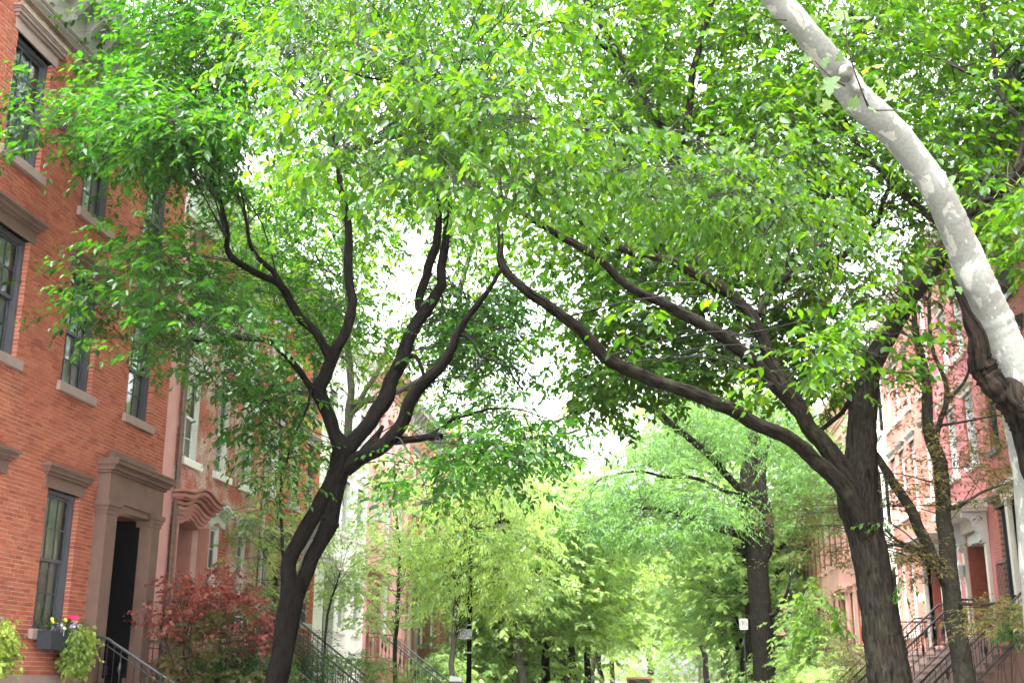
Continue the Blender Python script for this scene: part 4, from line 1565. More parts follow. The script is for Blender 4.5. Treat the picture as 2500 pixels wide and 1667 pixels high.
def twig_mesh(name, segs, mat):
    """segs (n, 2, 4): start and end with radii; three-sided tapering sticks"""
    segs = np.asarray(segs, float)
    a, c = segs[:, 0, :3], segs[:, 1, :3]
    t = unit(c - a)
    h = np.where(np.abs(t[:, 2:3]) < .9, np.array([[0, 0, 1.0]]), np.array([[1.0, 0, 0]]))
    n1 = unit(np.cross(t, h))
    n2 = np.cross(t, n1)
    V = np.zeros((len(segs), 6, 3))
    for k in range(3):
        an = 2 * math.pi * k / 3
        d = math.cos(an) * n1 + math.sin(an) * n2
        V[:, k] = a + d * segs[:, 0, 3:4]
        V[:, 3 + k] = c + d * segs[:, 1, 3:4]
    tr = []
    for k in range(3):
        j = (k + 1) % 3
        tr += [(k, j, 3 + j), (k, 3 + j, 3 + k)]
    return tri_mesh(name, V, tr, mat)


def sprays(O, Td, Ls, nl, L, wr, droop=.35, tilt=.5, hang=.25, rng=RNG):
    """twigs with leaves set alternately; O origins, Td directions, Ls twig lengths"""
    n = len(O)
    Td = unit(Td)
    up = np.array([0, 0, 1.0])
    Sd = unit(np.cross(Td, up) + 1e-6)
    Ps, Ds, Ns, Lo, Wo = [], [], [], [], []
    for j in range(nl):
        t = (j + .6) / nl
        base = O + Td * (Ls * t)[:, None] - up * (droop * Ls * t * t)[:, None] + rng.normal(0, .012, (n, 3))
        sg = 1 if j % 2 else -1
        if j == nl - 1:
            d = Td + rng.normal(0, .25, (n, 3))
        else:
            d = Td * .55 + sg * Sd * .85 + rng.normal(0, .28, (n, 3))
        d = d - up * (hang + droop * t * .6 + np.abs(rng.normal(0, .25, n)))[:, None]
        d = unit(d)
        nn = up + rng.normal(0, tilt, (n, 3))
        nn = unit(nn - d * (nn * d).sum(1, keepdims=True))
        l = L * rng.uniform(.5, 1.22, n) * (.75 + .35 * math.sin(math.pi * min(1, t + .15)))
        Ps.append(base)
        Ds.append(d)
        Ns.append(nn)
        Lo.append(l)
        Wo.append(l * wr * rng.uniform(.85, 1.15, n))
    return [np.concatenate(q) for q in (Ps, Ds, Ns, Lo, Wo)]


def in_poly(x, y, poly):
    p = np.asarray(poly, float)
    c = np.zeros(len(x), bool)
    j = len(p) - 1
    for i in range(len(p)):
        hit = ((p[i, 1] > y) != (p[j, 1] > y)) & (x < (p[j, 0] - p[i, 0]) * (y - p[i, 1]) / (p[j, 1] - p[i, 1] + 1e-9) + p[i, 0])
        c ^= hit
        j = i
    return c


# places where the sky shows between the crowns
GAPS = [(605, 405, 45, 55), (1015, 590, 55, 90), (985, 690, 45, 60), (1345, 975, 75, 60), (1310, 870, 40, 30), (1300, 760, 40, 35), (1325, 15, 80, 30), (590, 250, 22, 25), (420, 370, 18, 10),
        (1275, 560, 28, 25), (930, 760, 30, 30), (700, 320, 20, 15), (2080, 770, 30, 30), (880, 230, 14, 14), (1180, 690, 30, 30), (600, 340, 30, 40)]


def gap_keep(P, prob=.93, grow=1.0):
    x, y, z = proj(P)
    k = np.ones(len(P), bool)
    for gx, gy, rx, ry in GAPS:
        rx, ry = rx * .78, ry * .78
        ins = ((x - gx) / (rx * grow)) ** 2 + ((y - gy) / (ry * grow)) ** 2 < 1
        k &= ~(ins & (RNG.random(len(P)) < prob))
    return k


def poly_clumps(poly, n, y0, y1):
    p = np.asarray(poly, float)
    out = []
    while len(out) < n:
        x = RNG.uniform(p[:, 0].min(), p[:, 0].max(), n * 2)
        y = RNG.uniform(p[:, 1].min(), p[:, 1].max(), n * 2)
        k = in_poly(x, y, p)
        for a, c in zip(x[k], y[k]):
            if len(out) < n:
                out.append((a, c, RNG.uniform(y0, y1)))
    o = np.array(out)
    return at(o[:, 0], o[:, 1], o[:, 2])


class Crown:
    def __init__(self):
        self.lv, self.tw = [], []

    def clumps(self, C, per, sx, sz, Ls, nl, L, wr, tree=None, down=.25, droop=.35, tilt=.5, hang=.25, link_r=.012, gaps=True, dens=1.75, minz=-9, open_r=0.0, open_d=5.0):
        """leafy sprays round clump centres, tied back to the tree's nearest limb"""
        C = np.asarray(C, float)
        if gaps:
            C = C[gap_keep(C, .95)]
        n = len(C)
        if n == 0:
            return
        per = int(round(per * dens))
        O = np.repeat(C, per, 0)
        off = RNG.normal(0, 1, (n * per, 3)) * np.array([sx, sx, sz])
        # clumps reach along one direction, the way a branch does
        ang = np.repeat(RNG.uniform(0, 2 * math.pi, n), per)
        ax = np.stack([np.cos(ang), np.sin(ang), np.repeat(RNG.normal(-.1, .15, n), per)], 1)
        off += ax * (RNG.normal(0, .8, n * per) * sx)[:, None]
        O = O + off
        k = gap_keep(O, .9) if gaps else np.ones(len(O), bool)
        if open_r and tree is not None:                          # leaves stand clear of the heavy limbs on the street side
            LP_, LR_ = np.concatenate(tree.pts), np.concatenate(tree.rad)
            sel = (LR_ > .05)
            LP_, LR_ = LP_[sel][::3], LR_[sel][::3]
            for q in range(0, len(O), 2000):
                Oq = O[q:q + 2000, None, :] + np.array([0, 0, -.06])
                dy = Oq[..., 1] - LP_[None, :, 1]
                Pq = CAMP + (Oq - CAMP) * (LP_[None, :, 1:2] / np.maximum(Oq[..., 1:2], 1))
                near = np.hypot(Pq[..., 0] - LP_[None, :, 0], Pq[..., 2] - LP_[None, :, 2]) < LR_[None] + open_r
                hit = ((dy < .25) & near & (dy > -open_d)).any(1)
                k[q:q + 2000] &= ~(hit & (RNG.random(len(hit)) < .82))
        O, off = O[k], off[k]
        Cr = np.repeat(C, per, 0)[k]
        Td = unit(off * np.array([1, 1, .4]) + RNG.normal(0, .45 * sx, off.shape)) + np.array([0, 0, -down])
        ls = Ls * RNG.uniform(.7, 1.25, len(O))
        self.lv.append(sprays(O, Td, ls, nl, L, wr, droop, tilt, hang))
        e = O + unit(Td) * ls[:, None] * .9 - np.array([0, 0, 1.0]) * (droop * ls * .8)[:, None]
        r0 = np.full((len(O), 1), link_r * .17)
        mid = (O + e) / 2 + np.array([0, 0, .1]) * ls[:, None] * .6
        self.tw.append(np.stack([np.hstack([O, r0]), np.hstack([mid, r0 * .8])], 1))
        self.tw.append(np.stack([np.hstack([mid, r0 * .8]), np.hstack([e, r0 * .4])], 1))
        jm = (O + Cr) / 2 + np.array([0, 0, .04])
        self.tw.append(np.stack([np.hstack([Cr, r0 * 1.6]), np.hstack([jm, r0 * 1.3])], 1))
        self.tw.append(np.stack([np.hstack([jm, r0 * 1.3]), np.hstack([O, r0])], 1))
        if tree is not None:
            P = np.concatenate(tree.pts)
            rr = np.concatenate(tree.rad)
            for c in C:
                d = np.linalg.norm(P - c, axis=1) + np.maximum(0, P[:, 2] - c[2]) * .8 + 6 * (rr > .2) + 50 * (P[:, 2] < minz)
                i = int(RNG.choice(np.nonzero(d < d.min() * 1.25 + .15)[0]))
                L_ = np.linalg.norm(P[i] - c)
                if gaps and L_ > 3.4:
                    continue
                m1 = P[i] * .62 + c * .38 + np.array([0, 0, .10 * L_]) + RNG.normal(0, .05 * L_, 3)
                m2 = P[i] * .28 + c * .72 + np.array([0, 0, .08 * L_]) + RNG.normal(0, .04 * L_, 3)
                ra = min(float(rr[i]) * .6, .004 + .0045 * L_)
                q = catmull(np.array([P[i], m1, m2, c]), max(.12, L_ / 8))
                rs = np.linspace(ra, link_r * .5, len(q))
                s4 = np.hstack([q, rs[:, None]])
                qx, qy, _qz = proj(q[1:-1])
                if gaps and any((((qx - gx) / rx) ** 2 + ((qy - gy) / ry) ** 2 < 1).any() for gx, gy, rx, ry in GAPS):
                    continue                                     # no bare stick across an opening
                self.tw.append(np.stack([s4[:-1], s4[1:]], 1))

    def build(self, parent, mat, tpl, twmat, singles=0, name='crown'):
        P, D, Nn, L, Wd = [np.concatenate([l[k] for l in self.lv]) for k in range(5)]
        pick = np.zeros(len(P), bool)
        if singles:
            x, y, z = proj(P)
            ok = (x > 20) & (x < 2480) & (y > 20) & (y < 1640) & (z > 1)
            order = np.argsort(-(L / z) * ok)[:singles]
            pick[order] = True
        V = leaf_arrays(P[~pick], D[~pick], Nn[~pick], L[~pick], Wd[~pick], tpl)
        if len(V):
            link(name, tri_mesh(name, V, tpl[1], mat), parent, kind='stuff')
        if self.tw:
            link('branchwork', twig_mesh('branchwork', np.concatenate(self.tw), twmat), parent, kind='stuff')
        if singles:
            lm = tri_mesh('leaf', tpl[0][None].astype(float), tpl[1], mat)
            Sd = np.cross(Nn, D)
            for i in np.nonzero(pick)[0]:
                o = bpy.data.objects.new('leaf', lm)
                COL.objects.link(o)
                o.parent = parent
                o.matrix_parent_inverse = Matrix.Translation(-parent.location)
                a, s_, n_ = D[i] * L[i], Sd[i] * Wd[i], Nn[i] * L[i]
                o.matrix_basis = Matrix(((a[0], s_[0], n_[0], P[i][0]), (a[1], s_[1], n_[1], P[i][1]), (a[2], s_[2], n_[2], P[i][2]), (0, 0, 0, 1)))
        return len(P)


def X(rows, Y=None, k=2500 / 2352):
    """rows traced at 2352 px width"""
    return [(x * k, y * k, *rest) for x, y, *rest in rows]


exec_trees = True
# ---- the leaning dark-barked tree on the left pavement
lt = thing('ash_tree', 'dark-barked tree leaning from the left pavement, split low and forking over the street', 'tree', (-5.7, 17.7, 0))
t = Tree()
base = at(672, 1690, 17.7)
t.limb([(base[0] - .25, 17.7, -.15, .30), (base[0] - .22, 17.7, .25, .22), (base[0] - .12, 17.7, .9, .175), (*at(678, 1640, 17.7), .165), (*at(693, 1540, 17.7), .168), (*at(706, 1460, 17.7), .178), (*at(716, 1408, 17.7), .165)], step=.05, nseg=26, rough=.07, seed=1, ridges=.035)
t.pxlimb([(714, 1470, 17.7, 22), (704, 1420, 17.68, 20), (701, 1385, 17.65, 19), (712, 1350, 17.63, 18.5), (735, 1302, 17.6, 19), (764, 1255, 17.6, 19), (790, 1212, 17.6, 21), (812, 1178, 17.62, 22), (832, 1138, 17.65, 22)], step=.05, nseg=22, rough=.07, seed=2, ridges=.035)
t.pxlimb([(716, 1470, 17.7, 22), (730, 1425, 17.75, 19), (748, 1375, 17.78, 18), (770, 1328, 17.78, 18.5), (790, 1285, 17.76, 22), (799, 1240, 17.73, 21), (812, 1195, 17.7, 22), (832, 1145, 17.68, 24)], step=.05, nseg=22, rough=.08, seed=3, ridges=.035)
t.pxlimb([(800, 1262, 17.7, 16), (812, 1276, 17.62, 13), (822, 1284, 17.58, 8)], step=.03, nseg=16, rough=.15, seed=4)
t.pxlimb([(818, 1175, 17.65, 26), (835, 1125, 17.65, 27), (840, 1090, 17.6, 24), (824, 1060, 17.55, 17), (817, 1037, 17.5, 16.5), (795, 991, 17.4, 17), (781, 955, 17.35, 18), (790, 925, 17.3, 17), (806, 884, 17.3, 15.5), (815, 862, 17.3, 15), (826, 845, 17.3, 13), (846, 806, 17.4, 12.5), (861, 748, 17.5, 12), (851, 700, 17.6, 11), (850, 640, 17.7, 10.5), (851, 557, 17.9, 9.5), (842, 500, 18, 8.5), (830, 430, 18.1, 7), (815, 340, 18.3, 5), (800, 250, 18.5, 3)], step=.06, nseg=20, rough=.08, seed=5, ridges=.03)
t.pxlimb([(808, 885, 17.3, 13), (793, 850, 17.25, 11.5), (770, 812, 17.2, 11), (738, 778, 17.1, 11), (715, 744, 17, 10.5), (696, 708, 16.9, 10), (668, 686, 16.8, 9), (641, 674, 16.7, 8.5), (604, 655, 16.6, 8), (570, 632, 16.5, 7.5), (556, 605, 16.45, 7), (550, 557, 16.4, 6.5), (538, 487, 16.3, 5.5), (517, 415, 16.2, 5), (498, 365, 16.1, 4), (470, 300, 16, 3)], step=.06, nseg=16, rough=.09, seed=6, ridges=.02)
t.pxlimb([(692, 702, 16.9, 7), (668, 665, 17.1, 7), (640, 640, 17.3, 6), (612, 600, 17.5, 5), (600, 540, 17.7, 4), (590, 470, 17.9, 3)], step=.08, nseg=10, seed=7)
t.pxlimb([(780, 955, 17.35, 14), (760, 945, 17.25, 9), (738, 915, 17.1, 8), (716, 888, 16.9, 8), (686, 853, 16.7, 7.5), (650, 832, 16.5, 7), (600, 826, 16.2, 6), (566, 826, 16, 5), (520, 835, 15.8, 4), (470, 830, 15.6, 3)], step=.06, nseg=14, seed=8)
t.pxlimb([(836, 1125, 17.65, 24), (850, 1095, 17.7, 21), (884, 1052, 17.8, 19), (917, 1010, 17.95, 18.5), (945, 966, 18.1, 20), (953, 930, 18.2, 17.5), (974, 880, 18.4, 17.5), (984, 850, 18.5, 17), (1010, 800, 18.7, 16.5), (1041, 748, 18.9, 15), (1062, 715, 19, 13), (1076, 690, 19, 11.5), (1080, 650, 19.1, 11.5), (1087, 619, 19.1, 11), (1093, 566, 19.2, 10.5), (1096, 520, 19.3, 10), (1092, 470, 19.4, 8.5), (1085, 400, 19.5, 6), (1070, 320, 19.7, 4)], step=.06, nseg=20, rough=.08, seed=9, ridges=.03)
t.pxlimb([(1032, 765, 18.85, 12), (1026, 745, 18.9, 11.5), (1031, 700, 18.95, 11), (1052, 640, 19.0, 11), (1069, 592, 19, 10.5), (1071, 537, 18.9, 8.5), (1070, 487, 18.8, 7.5), (1055, 430, 18.7, 6), (1030, 360, 18.6, 4.5), (1000, 280, 18.5, 3)], step=.06, nseg=16, rough=.09, seed=10)
t.pxlimb([(842, 1145, 17.65, 22), (866, 1128, 17.6, 20), (900, 1108, 17.5, 18), (938, 1087, 17.4, 17.5), (968, 1052, 17.3, 17), (988, 1015, 17.2, 16.5), (1010, 968, 17.1, 16), (1040, 928, 17, 14.5), (1076, 892, 16.9, 13.5), (1098, 854, 16.85, 11.5), (1113, 818, 16.8, 10.5), (1138, 777, 16.7, 8), (1172, 733, 16.6, 7), (1197, 700, 16.5, 6), (1225, 655, 16.4, 4)], step=.06, nseg=18, rough=.08, seed=11, ridges=.03)
t.pxlimb([(880, 1118, 17.5, 13), (895, 1095, 17.55, 11.5), (912, 1074, 17.6, 10), (926, 1054, 17.65, 7), (934, 1040, 17.7, 5)], step=.05, nseg=12, rough=.1, seed=12)
t.pxlimb([(905, 1080, 17.6, 9.5), (940, 1078, 17.5, 10), (985, 1073, 17.4, 9.5), (1030, 1069, 17.2, 9), (1060, 1066, 17.1, 9.5), (1078, 1065, 17.05, 9)], step=.05, nseg=14, rough=.12, seed=13)
t.pxlimb([(1040, 1068, 17.2, 6), (1078, 1046, 17, 5), (1106, 1024, 16.9, 4.5), (1155, 1010, 16.7, 4), (1200, 998, 16.5, 3), (1270, 1000, 16.3, 2.2), (1330, 1020, 16.1, 1.6)], step=.07, nseg=9, seed=14)
t.pxlimb([(1118, 812, 16.8, 5), (1150, 828, 16.7, 4), (1172, 868, 16.6, 3.5), (1205, 880, 16.5, 3), (1240, 905, 16.4, 2.5), (1275, 950, 16.3, 2)], step=.07, nseg=8, seed=15)
t.pxlimb([(962, 905, 18.2, 6), (1008, 868, 18, 5), (1030, 900, 17.9, 5), (1035, 925, 17.9, 4)], step=.07, nseg=8, seed=16)
t.pxlimb([(760, 945, 17.25, 5), (752, 990, 17.1, 3.5), (735, 1030, 17, 3), (712, 1075, 16.95, 2.5), (700, 1130, 16.9, 2)], step=.07, nseg=8, seed=17)
tr_lt = t
tk = t.build('trunk', M['bark_dark'], lt)
b = MB()                                                          # healed knot where a limb was cut
kc = np.array(at(792, 1268, 17.45))
ang = np.linspace(0, 2 * math.pi, 22)
kd = unit(CAMP - kc)
ks = unit(np.cross(kd, np.array([0, 0, 1.0])))
ku = np.cross(ks, kd)
b.tube([kc + (ks * math.cos(a) + ku * math.sin(a)) * .055 + kd * .008 for a in ang], .012, 8)
b.build('knot', M['bark_elm'], lt)
c = Crown()
LK = dict(tree=t, nl=9, L=.135, wr=.52, dens=1.75, down=.12, droop=.22, tilt=.38, hang=.22, minz=4.6, open_r=.22)
c.clumps(poly_clumps([(-30, 300), (190, 240), (300, 195), (335, 60), (325, -80), (620, -160), (640, 120), (590, 380), (500, 460), (390, 440), (290, 420), (190, 350), (60, 320)], 110, 14.2, 18.5), 11, .40, .17, .5, **LK)
c.clumps(poly_clumps([(90, 290), (300, 235), (600, 300), (560, 390), (420, 420), (170, 345), (100, 325)], 28, 13.5, 15.5), 11, .36, .13, .5, **LK)
c.clumps(poly_clumps([(600, -220), (1180, -220), (1150, 140), (980, 190), (760, 200), (620, 170)], 70, 15, 20), 11, .45, .2, .5, **LK)
c.clumps(poly_clumps([(225, 690), (340, 570), (440, 600), (560, 700), (640, 800), (600, 900), (520, 960), (430, 1000), (360, 950), (300, 850), (230, 760)], 28, 14.4, 16.6), 10, .31, .15, .45, **LK)
c.clumps(poly_clumps([(290, 500), (420, 520), (480, 640), (380, 640), (280, 560)], 6, 14.8, 16.2), 8, .26, .12, .45, **LK)
c.clumps(poly_clumps([(480, 430), (700, 330), (1000, 330), (1120, 480), (1100, 600), (960, 620), (940, 850), (760, 880), (560, 820), (500, 640), (470, 540)], 70, 19.8, 24), 10, .42, .18, .5, **LK)
c.clumps(poly_clumps([(590, 900), (760, 880), (760, 1000), (740, 1150), (700, 1230), (650, 1200), (620, 1050)], 16, 16.8, 18), 10, .24, .16, .45, **LK)
c.clumps(poly_clumps([(980, 1090), (1100, 960), (1280, 930), (1390, 1060), (1380, 1120), (1260, 1170), (1130, 1130), (1110, 1280), (1040, 1230)], 27, 15.3, 18.5), 10, .28, .16, .45, **LK)
c.clumps(poly_clumps([(1120, 700), (1240, 690), (1270, 820), (1290, 920), (1150, 960), (1060, 950), (1040, 800)], 36, 18.5, 23), 10, .33, .16, .45, **LK)
c.clumps(poly_clumps([(1000, 180), (1200, 180), (1250, 420), (1050, 480)], 22, 17, 20), 10, .4, .18, .5, **LK)
c.clumps(at(np.array([665, 640, 690]), np.array([250, 190, 110]), np.array([19, 18.5, 18])), 12, .4, .2, .5, **LK)
n_lt = c.build(lt, M['leaf_ash'], OVATE, M['twig'], singles=300)

# ---- the big elm on the right pavement
rt = thing('elm_tree', 'big ridged elm on the right pavement sweeping long limbs across the street', 'tree', (4.0, 22.5, 0))
t = Tree()
bx = at(2175, 1680, 22.5)
t.limb([(bx[0] + .12, 22.5, -.15, .62), (bx[0] + .07, 22.5, .3, .48), (bx[0] + .04, 22.5, .9, .41), (*at(2168, 1640, 22.5), .385), (*at(2157, 1580, 22.5), .36), (*at(2143, 1500, 22.5), .335), (*at(2126, 1383, 22.5), .33), (*at(2114, 1290, 22.5), .34), (*at(2105, 1220, 22.5), .375), (*at(2106, 1150, 22.5), .33), (*at(2107, 1090, 22.5), .29), (*at(2105, 1030, 22.5), .275), (*at(2108, 985, 22.5), .26), (*at(2117, 940, 22.5), .22), (*at(2132, 886, 22.4), .20), (*at(2166, 822, 22.2), .18), (*at(2200, 771, 22), .165), (*at(2230, 720, 21.8), .165), (*at(2270, 670, 21.6), .16), (*at(2315, 590, 21.3), .14), (*at(2350, 535, 21), .12), (*at(2400, 490, 20.8), .11), (*at(2445, 462, 20.6), .10), (*at(2505, 392, 20.4), .09), (*at(2580, 300, 20), .06)], step=.06, nseg=40, rough=.045, freq=4, seed=21, ridges=.05)
def L2(rows, **k):
    t.pxlimb([(x, y, Y, r * .88) for x, y, Y, r in rows], **{**dict(step=.07, nseg=20, rough=.09, ridges=.045), **k})
L2([(2128, 1420, 22.5, 12), (2112, 1345, 22.4, 22), (2096, 1285, 22.3, 27), (2078, 1236, 22.2, 27), (2045, 1180, 22, 24), (2000, 1128, 21.7, 22), (1952, 1085, 21.4, 21), (1893, 1053, 21, 20), (1850, 1034, 20.7, 20), (1800, 1004, 20.4, 20), (1743, 978, 20.1, 20), (1700, 960, 19.9, 19.5), (1658, 946, 19.7, 18.5), (1594, 925, 19.4, 18.5), (1510, 888, 19, 18), (1461, 851, 18.7, 17.5), (1420, 812, 18.5, 16.5), (1382, 781, 18.3, 15.5), (1328, 739, 18, 14.5), (1274, 698, 17.7, 13), (1225, 642, 17.5, 12), (1219, 590, 17.4, 9), (1218, 532, 17.3, 8), (1222, 470, 17.2, 6), (1215, 400, 17, 4)], seed=22)
L2([(2118, 1330, 22.55, 16), (2105, 1255, 22.5, 27), (2083, 1191, 22.4, 28), (2054, 1140, 22.3, 26), (2020, 1098, 22.2, 25), (1978, 1051, 22.1, 23), (1948, 1005, 22, 22), (1920, 940, 21.9, 19), (1890, 882, 21.8, 17), (1868, 830, 21.7, 17), (1840, 778, 21.6, 17), (1813, 748, 21.5, 15), (1780, 720, 21.3, 15), (1722, 684, 21, 14), (1655, 648, 20.6, 13), (1625, 634, 20.4, 12), (1530, 612, 19.8, 11), (1465, 578, 19.4, 10), (1403, 528, 19, 9), (1350, 498, 18.7, 8), (1297, 455, 18.4, 6.5), (1250, 400, 18.1, 4)], seed=23)
L2([(1955, 1010, 22, 19), (1900, 950, 21.7, 18), (1839, 884, 21.3, 17.5), (1754, 814, 20.8, 17), (1658, 760, 20.3, 15), (1594, 731, 19.9, 13.5), (1541, 701, 19.5, 12), (1467, 636, 19, 11), (1420, 608, 18.7, 10.5), (1371, 578, 18.4, 10), (1318, 546, 18.1, 9), (1275, 520, 17.9, 8), (1230, 480, 17.7, 5)], seed=24)
L2([(1790, 728, 21.3, 9), (1735, 690, 21.5, 11), (1715, 640, 21.7, 12), (1690, 530, 22, 12.5), (1658, 436, 22.3, 13), (1650, 380, 22.5, 13), (1630, 330, 22.6, 11.5), (1595, 276, 22.7, 10.5), (1531, 180, 22.9, 10), (1488, 95, 23.1, 9.5), (1430, 0, 23.3, 8.5), (1380, -90, 23.5, 6)], seed=25)
L2([(1650, 385, 22.5, 11), (1668, 330, 22.4, 10), (1680, 265, 22.3, 9.5), (1700, 138, 22.1, 9), (1738, 10, 21.9, 8), (1760, -80, 21.7, 6)], seed=26)
L2([(1520, 170, 22.9, 7), (1490, 110, 22.8, 6.5), (1465, 60, 22.7, 6), (1440, 5, 22.6, 5)], seed=27, nseg=10)
L2([(1480, 120, 22.9, 6), (1420, 65, 22, 5.5), (1340, 55, 21, 5), (1270, 95, 20, 4), (1180, 135, 19, 3.5), (1080, 160, 18, 2.5)], seed=28, nseg=10)
L2([(1855, 770, 21.6, 12), (1876, 712, 21.8, 11), (1905, 682, 22, 11), (1945, 662, 22.2, 10.5), (2020, 638, 22.5, 9.5), (2094, 606, 22.8, 9), (2136, 553, 23, 8), (2158, 489, 23.2, 7), (2180, 440, 23.4, 5)], seed=29, nseg=14)
L2([(2325, 575, 21.4, 10), (2290, 545, 21.6, 10), (2243, 508, 21.8, 10), (2201, 468, 22, 9.5), (2160, 427, 22.2, 9.5), (2106, 369, 22.5, 8.5), (2085, 332, 22.7, 7), (2050, 270, 23, 5)], seed=30, nseg=14)
L2([(2480, 420, 20.5, 8), (2500, 323, 20.6, 8.5), (2458, 257, 20.7, 7.5), (2432, 190, 20.8, 7), (2418, 75, 21, 6), (2396, 0, 21.2, 5.5), (2385, -90, 21.3, 4)], seed=31, nseg=12)
L2([(2432, 203, 20.8, 5.5), (2355, 174, 20.9, 5.5), (2272, 129, 21, 5), (2210, 99, 21.1, 4.5), (2127, 62, 21.2, 4), (2050, 20, 21.4, 3)], seed=32, nseg=10)
L2([(2430, 150, 20.9, 5), (2450, 130, 20.8, 4), (2490, 90, 20.7, 3)], seed=33, nseg=8)
L2([(1650, 645, 20.6, 7), (1620, 560, 20.4, 6), (1560, 470, 20, 5.5), (1520, 380, 19.5, 5), (1450, 310, 18.5, 4.5), (1330, 290, 16, 4), (1180, 300, 13.5, 3.5), (1000, 330, 12, 3), (850, 370, 11, 2.5)], seed=34, nseg=8)
L2([(1560, 470, 20, 6), (1640, 420, 17, 6), (1740, 420, 14.5, 5), (1850, 470, 13, 4.5), (1960, 540, 12.5, 3.5)], seed=35, nseg=8)
L2([(1180, 300, 13.5, 4), (1050, 220, 12, 3.5), (900, 190, 11, 3), (780, 150, 10.5, 2.5)], seed=36, nseg=8)
L2([(2112, 900, 22.4, 9), (2060, 1000, 23.2, 7), (1990, 1060, 23.8, 6)], seed=37, nseg=8)
tr_rt = t
t.build('trunk', M['bark_elm'], rt)
c = Crown()
EK = dict(tree=t, nl=8, L=.185, wr=.62, dens=2.1, droop=.25, tilt=.42, minz=6.5, open_r=.24)
c.clumps(poly_clumps([(1180, -260), (2620, -260), (2620, 300), (2500, 560), (2250, 640), (2100, 560), (1900, 480), (1650, 420), (1400, 300), (1250, 150)], 350, 20, 28), 10, .55, .22, .55, **EK)
c.clumps(poly_clumps([(1330, 60), (1880, 40), (2060, 300), (2000, 620), (1700, 600), (1450, 420), (1330, 250)], 70, 22, 27), 10, .42, .2, .5, **EK)
c.clumps(poly_clumps([(1230, 560), (1450, 480), (1750, 520), (2080, 720), (2120, 900), (2000, 960), (1780, 930), (1560, 980), (1430, 1040), (1390, 960), (1400, 880), (1280, 740)], 150, 22.5, 28), 10, .45, .17, .5, **EK)
c.clumps(poly_clumps([(1500, 640), (1900, 640), (2080, 860), (1960, 980), (1660, 900)], 7, 16, 19), 7, .28, .13, .5, **EK)
c.clumps(poly_clumps([(2080, 720), (2240, 620), (2280, 700), (2180, 830), (2120, 960), (2060, 900)], 18, 19.5, 21.8), 9, .3, .15, .45, **EK)
c.clumps(poly_clumps([(2420, 480), (2560, 420), (2560, 700), (2430, 660)], 14, 17, 20), 9, .35, .16, .5, **EK)
FK = dict(tree=t, nl=9, L=.115, wr=.62, hang=.55, droop=.55, tilt=.45, dens=1.6, minz=6.5, open_r=.2)
c.clumps(poly_clumps([(580, 470), (600, 370), (720, 240), (700, 110), (760, 60), (900, 130), (1150, 170), (1400, 240), (1560, 330), (1500, 470), (1250, 470), (1100, 450), (900, 420), (720, 520), (640, 510)], 64, 9.4, 12.5), 9, .30, .11, .42, **FK)
c.clumps(poly_clumps([(1400, 330), (1520, 330), (1600, 430), (1700, 430), (1760, 330), (1900, 330), (2040, 480), (2010, 620), (1880, 600), (1650, 500), (1420, 440)], 36, 11, 14), 9, .32, .13, .45, **FK)
c.clumps(poly_clumps([(1150, 350), (1500, 400), (1760, 500), (1960, 560), (1900, 620), (1600, 520), (1300, 440)], 18, 12.5, 15.5), 9, .33, .14, .45, **FK)
c.clumps(poly_clumps([(700, -120), (1350, -150), (1300, 90), (1000, 130), (720, 60)], 26, 10.5, 14), 9, .34, .13, .45, **FK)
c.clumps(at(np.array([2150, 2195, 1990, 2030, 1965, 2010]), np.array([1280, 1420, 1620 - 90, 1500, 1460, 1560 - 60]), np.array([22, 22, 17.5, 17.8, 17.6, 17.7])), 3, .10, .08, .35, **{**FK, 'tree': None, 'open_r': 0})
n_rt = c.build(rt, M['leaf_elm'], OVATE, M['twig'], singles=300)

# ---- the pale plane tree leaning in from the right
sy = thing('plane_tree', 'pale mottled plane trunk leaning in from the right with a dark rotten hollow', 'tree', (3.95, 12.6, 0))
t = Tree()
syc = [(2580, 1690, 12.6, 66), (2560, 1400, 12.5, 62), (2540, 1180, 12.4, 60), (2515, 1030, 12.3, 58), (2472, 900, 12.1, 50), (2440, 820, 12, 46), (2412, 755, 11.9, 44), (2378, 684, 11.7, 42), (2350, 620, 11.6, 39), (2307, 520, 11.3, 36), (2276, 455, 11.1, 35), (2243, 405, 11, 34.5), (2189, 332, 10.8, 35), (2140, 283, 10.6, 36.5), (2098, 245, 10.5, 38), (2075, 213, 10.45, 37), (2056, 186, 10.4, 37.5), (2036, 158, 10.3, 33), (1986, 102, 10.1, 31), (1940, 45, 9.9, 31), (1899, 0, 9.8, 31), (1850, -70, 9.6, 30), (1780, -170, 9.3, 28), (1680, -330, 9.0, 25), (1600, -480, 8.8, 20), (1560, -650, 8.7, 13), (1540, -800, 8.6, 6)]
b0 = at(2580, 1690, 12.6)
P4 = [(b0[0] + .16, 12.65, -.15, .44), (b0[0] + .1, 12.63, .3, .35)]
for x, y, Y, r in syc:
    p = at(x, y, Y)
    P4.append((*p, r * float((p - CAMP) @ _fw) / FPX))
t.limb(P4, step=.025, nseg=44, rough=.05, freq=2.2, seed=41, bend=.35)
t.pxlimb([(2062, 190, 10.35, 20), (2068, 176, 10.2, 19), (2074, 166, 10.15, 12), (2078, 160, 10.1, 5)], step=.02, nseg=16, rough=.14, seed=42)
t.pxlimb([(2085, 235, 10.45, 20), (2092, 212, 10.22, 14), (2094, 208, 10.18, 6)], step=.02, nseg=14, rough=.12, seed=43)
t.pxlimb([(2105, 262, 10.5, 28), (2085, 262, 10.42, 14), (2072, 262, 10.4, 6)], step=.02, nseg=14, rough=.12, seed=44)
tr_sy = t
